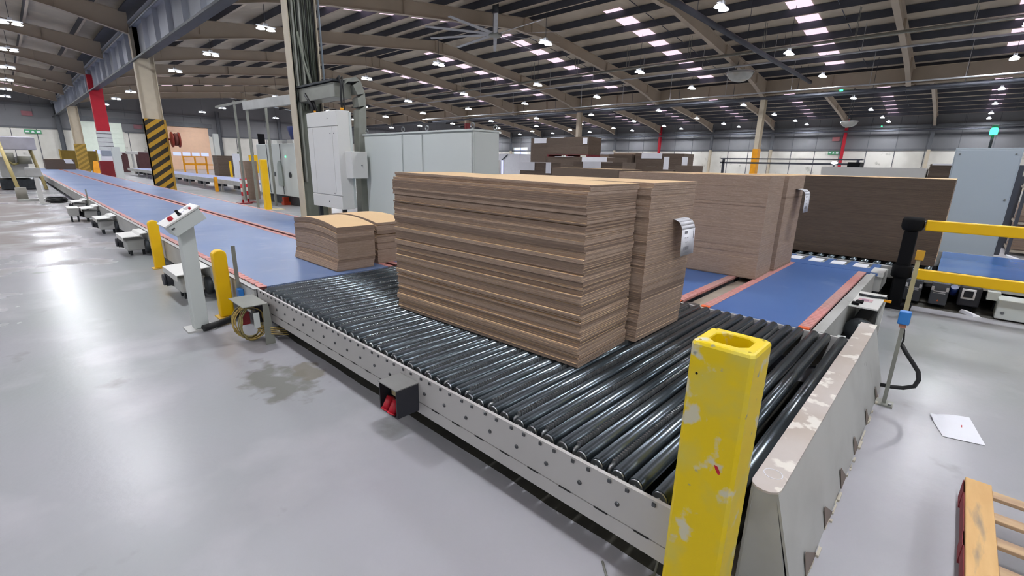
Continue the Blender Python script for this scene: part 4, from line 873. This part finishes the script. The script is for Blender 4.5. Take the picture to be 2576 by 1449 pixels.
MB().box(.63, .76, 23.95, 24.08, 0, .95).build('post', 'grey_cab2', t); MB().box(.45, .85, 23.9, 24.25, .95, 1.25).build('panel_head', 'frame_grey', t, .02); MB().box(.5, .9, 23.8, 24.2, 0, .02).build('base_plate', 'frame_grey', t)
rr = random.Random(4); b = MB()
for k in range(5): c = (1.12 + rr.uniform(-.05, .05), 24.6 + rr.uniform(-.2, .2)); b.tube([(c[0] + .28 * math.cos(a) * rr.uniform(.9, 1.05), c[1] + .6 * math.sin(a), .03 + .025 * k) for a in [2 * math.pi * i / 18 for i in range(19)]], .022, 5)
tag(b.build('cable_coil', 'cable_dark'), 'coil of black cable lying on the aisle floor by the white control post', 'cable')
t = thing('pump_unit', 'small grey pump on a low frame on the aisle floor behind the white control post', 'pump', (.35, 25.6, 0)); MB().box(.1, .9, 25.3, 25.9, .0, .08).build('frame', 'frame_grey', t); MB().cyl((.25, 25.6, .08), (.25, 25.6, .5), .16, 12).build('pump_body', M('dull_grey', '#8c897f', .6), t)
# ================================================================== right-hand side
rv = thing('cross_conveyor', 'wide cross conveyor with blue film-like belt behind the yellow barrier rails', 'conveyor', (9.6, 0, 0))
MB().box(8.55, 10.75, -6.0, .02, .39, .45).build('belt', patches('glossy_blue_belt', ['#3f6fb4', ('#5580bd', 1.2, .55, .12, 2, 4)], rough=.22, spec=.7), rv)
MB().box(8.44, 8.53, -6.0, 3.0, .28, .44).build('side_frame', 'frame_grey', rv); MB().box(10.8, 10.86, -6, 3, .14, .44).build('side_frame', 'frame_grey', rv)
pr = None
for k in range(20):
    yv = .12 + .145 * k; b = MB().cyl((8.53, yv, .42), (10.78, yv, .42), .045, 14)
    if pr is None: pr = b.build('roller', 'roller', rv)
    else: part_copy(pr, (0, .145 * k, 0))
MB().box(8.6, 10.7, -5.9, 2.9, .12, .2).build('base_tray', 'black', rv)
for y in (-5, -2.8, -.7, 1.2, 2.8): MB().box(8.6, 8.7, y, y + .1, 0, .3).build('leg', 'dark_steel', rv)
t0 = None
for i, (y, lab) in enumerate(((.215, 'dark grey motor box with white clips under the cross conveyor, next to the barrier post'), (-.055, 'dark grey motor box with white clips, second from the barrier post'))):
    if t0 is None:
        t0 = thing('motor_box', lab, 'motor', (8.2, y, 0), 'motor boxes under the cross conveyor')
        MB().box(8.2, 8.42, y - .09, y + .09, .05, .345).build('case', M('slate_case', '#4c5058', .45), t0, .012); MB().box(8.19, 8.2, y - .06, y + .06, .225, .24).box(8.19, 8.2, y - .06, y + .06, .205, .213).build('white_line', 'paper', t0)
        for dy in (-.072, .072): MB().box(8.185, 8.2, y + dy - .014, y + dy + .014, .24, .29).build('clip', 'paper', t0)
        MB().prism([(8.192, y + .012, .10), (8.192, y - .012, .10), (8.192, y, .125)], (.008, 0, 0)).build('warning_mark', 'orange', t0); MB().box(8.3, 8.42, y - .05, y + .05, 0, .06).build('foot', 'black', t0); ry = y
    else: dup(t0, (8.2, y, 0), lab)
t = thing('gear_motor', 'dark motor with a white square ring under the cross conveyor', 'motor', (8.3, -.33, 0))
MB().box(8.24, 8.42, -.45, -.24, .08, .34).build('case', 'black_box', t, .02)
b = MB(); yc, zc = -.33, .245
b.box(8.205, 8.24, yc - .065, yc + .065, zc + .045, zc + .065).box(8.205, 8.24, yc - .065, yc + .065, zc - .065, zc - .045).box(8.205, 8.24, yc - .065, yc - .045, zc - .045, zc + .045).box(8.205, 8.24, yc + .045, yc + .065, zc - .045, zc + .045)
b.build('white_ring', 'paper', t); MB().cyl((8.30, -.19, .30), (8.38, -.19, .2), .04, 10).build('blue_valve', M('deep_blue', '#20356e', .4), t); MB().box(8.3, 8.4, -.4, -.3, 0, .08).build('foot', 'black', t)
t = thing('side_cover', 'pale grey sheet cover under the cross conveyor beyond the motors', 'cover', (8.2, -1.3, 0))
MB().box(8.1, 8.42, -2.6, -.60, .02, .26).build('sheet_cover', 'grey_cab', t, .01); MB().box(8.3, 8.44, -.62, -.5, .2, .3).build('bracket', 'grey_cab', t); MB().cyl((8.1, -.66, .10), (8.09, -.66, .10), .018, 10).build('screw', 'steel', t)
o = MB().hexa([(8.05, -.42, 0), (8.2, -.28, 0), (8.26, -.35, 0), (8.1, -.5, 0), (8.06, -.41, .03), (8.18, -.30, .05), (8.22, -.35, .04), (8.1, -.47, .02)]).build('crumpled_film', 'paper'); tag(o, 'crumpled white film scrap on the floor under the cross conveyor motors', 'litter')

tag(MB().box(8.12, 10.8, -6, 2.9, 0, .002).build('dark_floor_layer', patches('grey_dust', ['#3c3b37', ('#4b4943', 3, .5, .1, 1, 6), ('#77736a', 6, .72, .03, 4, 7)], rough=.9)), 'dark dust on the floor under the cross conveyor', 'dust', kind='stuff')
# barrier
bp = thing('barrier_post', 'thick black barrier post beside the blue transfer belt', 'barrier', (7.9, .36, 0))
MB().box(7.83, 7.97, .29, .43, 0, 1.02).build('post', 'black', bp, .02)
MB().lathe((7.9, .36, 1.02), [(.09, 0), (.105, .02), (.115, .05), (.115, .13), (.10, .165), (.01, .17)], 20).build('cap', 'black', bp); MB().lathe((7.9, .36, .40), [(.09, 0), (.108, .02), (.108, .15), (.09, .17)], 18).build('collar', 'black', bp)
MB().box(7.72, 8.08, .18, .54, 0, .03).build('base', 'black', bp)
for i, (z, lab) in enumerate(((1.10, 'upper yellow barrier rail from the black post'), (.475, 'lower yellow barrier rail from the black post'))):
    t = thing('barrier_rail', lab, 'barrier', (7.9, -1.2, z)); MB().box(7.86, 7.94, -3.18, .235, z - .065, z + .065).build('rail', 'yellow', t, .012)
    for dz in (.045, -.045): MB().cyl((7.88, .236, z + dz), (7.88, .256, z + dz), .012, 10).build('steel_bolt', 'steel', t)
bp2 = dup(bp, (7.9, -3.3, 0), 'second black barrier post at the other end of the yellow rails')
t = thing('flag_post', 'slim cream post with a yellow head just before the black barrier post', 'post', (7.45, .21, 0))
MB().hexa([(7.42, .185, 0), (7.49, .185, 0), (7.49, .235, 0), (7.42, .235, 0), (7.43, .19, .80), (7.47, .19, .80), (7.47, .23, .80), (7.43, .23, .80)]).build('post', M('cream_post', '#b9ae86', .55), t); MB().box(7.41, 7.49, .165, .245, .72, .83).build('yellow_head', M('ochre_head', '#d3a02c', .5), t)

# blue sensor on a thin post with hose
t = thing('sensor_stand', 'blue sensor on a thin steel post at the end of the kerb guard', 'sensor', (4.39, .118, 0))
MB().box(4.90, 4.93, .10, .13, 0, .63).build('unused', 'tin', t) if 0 else None
MB().box(4.375, 4.405, .105, .13, .012, .63).build('post', 'tin', t); MB().box(4.33, 4.45, .06, .17, 0, .012).build('base_plate', 'tin', t); MB().cyl((4.36, .08, .012), (4.36, .08, .025), .012, 8).build('anchor_bolt', 'steel', t)
MB().box(4.36, 4.425, .085, .155, .655, .755).build('sensor_head', 'blue_sensor', t, .008); MB().box(4.37, 4.41, .10, .14, .63, .655).build('coupling', M('copper_coupling', '#a5705c', .5), t)
MB().tube([(4.41, .12, .64), (4.43, .105, .60), (4.42, .095, .53), (4.42, .10, .49)], .006, 6).build('thin_cable', 'cable_dark', t)
MB().tube([(4.42, .10, .49), (4.42, .06, .43), (4.42, .01, .365), (4.42, -.03, .31), (4.42, -.045, .25), (4.42, -.03, .19), (4.42, .03, .155), (4.42, .10, .14), (4.42, .165, .135)], .0155, 10).build('black_hose', 'cable_dark', t)
# paper on the floor, pallet
b = MB(); n = 6
A_, B_, C_, D_ = Vector((4.42, -.152, .006)), Vector((4.58, -.37, .004)), Vector((4.155, -.447, .004)), Vector((4.10, -.235, .004))
for i in range(n):
    for j in range(n):
        def q(u, v): p = A_.lerp(B_, u).lerp(D_.lerp(C_, u), v); p.z = .004 + .012 * math.sin(3.1 * u) * (1 - v) ** 2 + .012 * (u < .01) * (v < .2); return p
        b.quad(q(i / n, j / n), q(i / n, (j + 1) / n), q((i + 1) / n, (j + 1) / n), q((i + 1) / n, j / n))
t = thing('paper_sheet', 'crumpled white sheet of paper lying alone on the grey floor', 'paper', (4.3, -.3, 0)); b.build('sheet', 'paper', t)
MB().box(4.33, 4.37, -.33, -.325, .012, .0125).build('red_mark', 'red', t)
pl_ = thing('pallet', 'wooden pallet with red painted side lying on the floor', 'pallet', (2.9, -.8, 0))
X_A, X_B = 2.15, 3.33
MB().box(X_A, X_B, -.425, -.322, .118, .14).build('top_board', 'wood', pl_, .003)
for x in (3.24, 3.02, 2.80, 2.58, 2.36, 2.17): MB().box(x - .035, x + .035, -1.3, -.425, .118, .138).build('slat', 'wood_pale', pl_, .003)
MB().box(X_A, X_B, -.34, -.318, .045, .118).build('side_board', 'wood_red', pl_); MB().box(X_A, X_B - .04, -.36, -.33, 0, .022).build('bottom_board', 'wood_red', pl_)
for y in (-.345, -.82, -1.25):
    for x in (3.25, 2.75, 2.25): MB().box(x - .06, x + .06, y - .05, y + .03, .02, .118).build('block', 'wood_red' if y > -.5 else 'wood', pl_)
for y in (-.82, -1.3): MB().box(X_A, X_B, y - .05, y + .05, .138, .1405).build('stringer', 'wood_pale', pl_) if 0 else MB().box(X_A, X_B, y - .05, y + .05, 0, .02).build('bottom_board', 'wood', pl_)

# tall blue-grey cabinet with beacon
rc2 = thing('tall_cabinet', 'tall blue-grey cabinet behind the yellow barrier rails', 'cabinet', (12.3, -.22, 0))
MB().box(12.1, 12.6, -.66, .21, .08, 2.19).build('body', 'blue_cab', rc2, .008); MB().box(12.08, 12.1, -.64, .19, .12, 2.15).build('door_panel', 'blue_cab', rc2, .004)
MB().box(12.12, 12.6, -.66, .21, 0, .08).build('plinth', 'dark_steel', rc2); MB().box(12.3, 12.75, -.74, -.66, .3, 1.9).build('side_duct', 'purlin', rc2)
for y, z in ((.14, 2.08), (-.58, 2.08), (-.6, 1.3)): MB().cyl((12.08, y, z), (12.07, y, z), .015, 8).build('screw', 'steel', rc2)
MB().box(12.06, 12.08, .12, .135, .85, 1.0).build('handle', 'frame_grey', rc2)
t = thing('beacon_light', 'lit green beacon on a short stem on top of the tall blue-grey cabinet', 'beacon', (12.3, -.23, 2.19))
MB().cyl((12.3, -.23, 2.19), (12.3, -.23, 2.42), .02, 8).build('stem', 'dark_steel', t); MB().lathe((12.3, -.23, 2.42), [(.05, 0), (.055, .02), (.055, .09), (.04, .12), (.01, .125)], 14).build('lens', 'green_lens', t); MB().lathe((12.3, -.23, 2.545), [(.03, 0), (.045, .01), (.045, .045), (.01, .05)], 12).build('cap', M('green_cap', '#2f7d58', .4), t)

# ================================================================== pallets of cardboard farther back
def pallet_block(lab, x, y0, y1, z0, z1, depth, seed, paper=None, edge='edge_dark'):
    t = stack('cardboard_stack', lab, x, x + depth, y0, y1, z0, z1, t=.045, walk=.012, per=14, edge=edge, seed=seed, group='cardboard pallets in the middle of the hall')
    if paper:
        a, c, dz = paper
        MB().box(x - .03, x + depth * .8, a, c, z1 + .002, z1 + .012).box(x - .045, x - .03, a, c, z1 - dz, z1 + .012).build('cover_sheet', 'paper', t)
    return t
def base_pallet(lab, x, y0, y1, z, depth):
    t = thing('pallet', lab, 'pallet', (x, (y0 + y1) / 2, z), 'pallets under the far cardboard')
    MB().box(x, x + depth, y0, y1, z + .10, z + .12).build('deck', 'wood_red', t)
    for yy in (y0 + .05, (y0 + y1) / 2, y1 - .05): MB().box(x, x + depth, yy - .05, yy + .05, z, z + .10).build('block', 'wood_red', t)
XB = 23.0
pallet_block('brown cardboard pallet left of the two-tier pile, with a white sheet over its edge', XB + .6, 19.1, 20.7, 0, 3.32, 1.2, 41, (19.4, 20.4, .30))
base_pallet('pallet on the floor under the two-tier cardboard pile', XB, 15.9, 18.8, 0, 1.3)
pallet_block('lower tier of the two-tier cardboard pile by the beige column', XB, 15.9, 18.8, .122, 2.20, 1.3, 42, (16.8, 18.2, .02))
base_pallet('dark red pallet between the two tiers of the cardboard pile', XB, 15.85, 18.85, 2.205, 1.3)
pallet_block('upper tier of the two-tier cardboard pile by the beige column', XB, 15.85, 18.85, 2.327, 3.30, 1.3, 43, (17.6, 18.6, .02))
o = MB().box(XB - .05, XB - .04, 15.9, 16.2, 2.9, 3.25).build('paper_label', 'paper'); tag(o, 'white label hanging on the upper tier of the two-tier pile', 'label')
pallet_block('low cardboard pallet with a white cover sheet in front of the two-tier pile', 19.0, 15.6, 17.4, 0, 1.83, 1.2, 44, (16.35, 17.45, .42))
o = MB().box(18.95, 18.96, 15.25, 15.58, 1.3, 1.84).build('paper_label', 'paper'); tag(o, 'white paper hanging beside the low cover-sheeted cardboard pallet', 'label')
pallet_block('cardboard pallet with a white cover sheet, just over the dark flat-topped stack', 19.0, 11.2, 13.9, 0, 1.90, 1.2, 45, (12.3, 13.3, .30))
pallet_block('cardboard pallet under a broad white sheet, stepped behind the dark flat stack', 22.0, 13.4, 15.6, 0, 2.15, 1.2, 46, (13.9, 15.5, .28))
pallet_block('pale-sided cardboard pallet stepped above the white-sheeted pallets', 25.7, 14.2, 17.4, 0, 2.52, 1.2, 47, (15.8, 17.3, .12), 'edge')
pallet_block('wide cardboard pallet with two white tags behind the transfer belt stack', 24.0, 13.6, 15.1, 0, 2.37, 1.2, 48)
pallet_block('wide cardboard pallet with a white cover sheet behind the transfer belt stack', 24.2, 10.7, 13.5, 0, 2.42, 1.2, 49, (11.9, 13.1, .26))
for i, (y, lab) in enumerate(((10.3, 'small white card standing over the transfer belt stack edge'), (9.4, 'small white card beside the first small card, nearer the orange-banded column'))):
    o = MB().box(21.65, 21.7, y, y + .25, 1.615 + .2 * i, 2.2).build('paper_card', 'paper'); tag(o, lab, 'card')
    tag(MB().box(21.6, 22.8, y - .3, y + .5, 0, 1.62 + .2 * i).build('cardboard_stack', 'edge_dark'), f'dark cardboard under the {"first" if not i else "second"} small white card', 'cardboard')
pallet_block('cardboard pallet with white edges on top beside the tall blue-grey cabinet', 20.0, .25, .85, 0, 2.0, 1.2, 50, (.3, .8, .04))
o = MB().box(19.2, 21, .9, 3.6, 0, 1.86).build('pale_bench', 'grey_cab2'); tag(o, 'long pale bench top behind the dark tall stack', 'bench')
o = MB().box(19.6, 20.4, 2.6, 2.95, 1.86, 2.02).build('dark_crate', 'black'); tag(o, 'small dark crate on the pale bench behind the dark tall stack', 'crate')
t = thing('work_light', 'small bright lamp on the bench behind the dark tall stack', 'lamp', (20, 3.4, 1.86)); MB().cyl((20, 3.4, 1.86), (20, 3.4, 1.95), .03, 8).build('stand', 'dark_steel', t); MB().lathe((20, 3.4, 1.95), [(.02, 0), (.10, .03), (.10, .07), (.02, .1)], 12).build('lamp_head', glow('work_lamp', '#f3f6ff', 8), t)
o = MB().box(26, 26.4, 3.4, 9.5, 1.98, 2.06).box(26, 26.4, 3.4, 9.5, 2.2, 2.25).box(26, 26.1, 3.5, 3.6, 0, 2.2).box(26, 26.1, 9.3, 9.4, 0, 2.2).build('storage_rack', 'purlin'); tag(o, 'long low dark rack in front of the far white wall', 'rack')
# right of the tall cabinet
for i, (z0, z1, lab) in enumerate(((0, .55, 'lowest bundle of cardboard right of the tall blue-grey cabinet'), (.62, 1.0, 'upper bundle of cardboard right of the tall blue-grey cabinet'))):
    pallet_block(lab, 15.2, -2.4, -1.05, z0 + .12, z1 + .12, 1.2, 60 + i, None, 'edge')
t = thing('storage_rack', 'dark rack frame right of the tall blue-grey cabinet', 'rack', (15.5, -1.7, 0))
for y in (-1.02, -2.45):
    for x in (15.1, 16.5): MB().box(x - .03, x + .03, y - .03, y + .03, 0, 1.7).build('post', 'purlin', t)
for z in (.06, .68, 1.45): MB().box(15.1, 16.5, -2.45, -1.02, z, z + .05).build('shelf', 'frame_tan', t)
o = MB().hexa([(13.2, -1.05, 0), (13.45, -1.05, 0), (13.45, -.95, 0), (13.2, -.95, 0), (13.2, -1.1, .14), (13.45, -1.1, .14), (13.45, -.9, .2), (13.2, -.9, .2)]).build('white_box', 'paper'); tag(o, 'small tilted white box on the floor right of the tall cabinet', 'box')
# distant white office block in the corner of the hall
t = thing('white_booth', 'white booth with a slanting handrail far off by the corner door', 'booth', (44, 44, 0)); MB().box(44, 48, 40.5, 46, 0, 2.9).build('wall_panel', 'paper', t)
MB().tube([(43.9, 44.8, 1.2), (43.9, 42.4, 2.8)], .06, 6).build('handrail', 'purlin', t)
for y, h in ((31.0, 2.1), (29.6, 2.0)): tag(MB().box(30, 30.1, y, y + .12, 0, h).build('light_post', glow('pale_tube', '#c8ccff', 1.5) if 'pale_tube' not in bpy.data.materials else bpy.data.materials['pale_tube']), f'thin glowing pale upright by the far corner, {"first" if y > 30 else "second"} from the grey cabinet', 'light')
tag(MB().box(30, 30.6, 29.9, 30.8, 0, 2.0).build('grey_crate', 'frame_grey'), 'grey crate between the two glowing uprights', 'crate')

# ------------------------------------------------------------------ signs
def sign(lab, o0, du, dv, w_, h_, base, txt, size, nrm, tcol='paper', arrow=False):
    t = thing('exit_sign' if arrow else 'wall_sign', lab, 'sign', o0); u = Vector(du); v = Vector((0, 0, 1)); n = Vector(nrm); p = Vector(o0)
    b = MB(); P = lambda a, c, d: tuple(p + u * a + v * c + n * d)
    b.hexa([P(0, 0, 0), P(w_, 0, 0), P(w_, 0, .03), P(0, 0, .03), P(0, h_, 0), P(w_, h_, 0), P(w_, h_, .03), P(0, h_, .03)]).build('plate', base, t)
    if arrow:
        b = MB(); b.quad(P(w_ * .72, h_ * .2, .035), P(w_ * .95, h_ * .2, .035), P(w_ * .95, h_ * .8, .035), P(w_ * .72, h_ * .8, .035)); b.quad(P(w_ * .06, h_ * .3, .035), P(w_ * .3, h_ * .3, .035), P(w_ * .3, h_ * .7, .035), P(w_ * .06, h_ * .7, .035)); b.quad(P(w_ * .4, h_ * .25, .035), P(w_ * .6, h_ * .25, .035), P(w_ * .55, h_ * .75, .035), P(w_ * .45, h_ * .75, .035))
        b.build('symbol', tcol, t)
    return t
sign('green and white exit sign on the far side wall beside the red column', (X3 - .1, 13.6, 3.72), (0, -1, 0), 0, 1.2, .42, 'sign_green', '', 0, (-1, 0, 0), arrow=True)
sign('green and white exit sign on the end wall above the feeder machine', (2.2, YB - .1, 3.95), (1, 0, 0), 0, 1.4, .42, 'sign_green', '', 0, (0, -1, 0), arrow=True)
sign('red notice high on the far side wall beside the red column', (X3 - .1, 13.4, 5.4), (0, -1, 0), 0, .8, .5, M('pale_red_notice', '#a5696b', .6), '', 0, (-1, 0, 0))
sign('red notice high on the end wall above the feeder machine', (2.3, YB - .1, 5.9), (1, 0, 0), 0, .9, .5, M('dull_red_notice', '#8f5b62', .6), '', 0, (0, -1, 0))
sign('red notice high on the end wall between the two loading doors', (12.3, YB - .1, 5.1), (1, 0, 0), 0, .9, .5, M('dusky_red_notice', '#8a5f66', .6), '', 0, (0, -1, 0))
sign('framed white notice board on the end wall between the loading doors', (13.4, YB - .2, 2.2), (1, 0, 0), 0, .9, 1.3, 'paper', '', 0, (0, -1, 0))
for p, lab in (((40.0, 7.2, 6.91), 'small green status light on the roof girder'), ((74.55, 8.5, 7.0), 'small green status light near the far side wall')):
    tag(MB().lathe(p, [(.02, 0), (.10 if p[0] < 50 else .14, .04), (.10, .12), (.02, .14)], 10).build('status_light', 'green_lens'), lab, 'light')
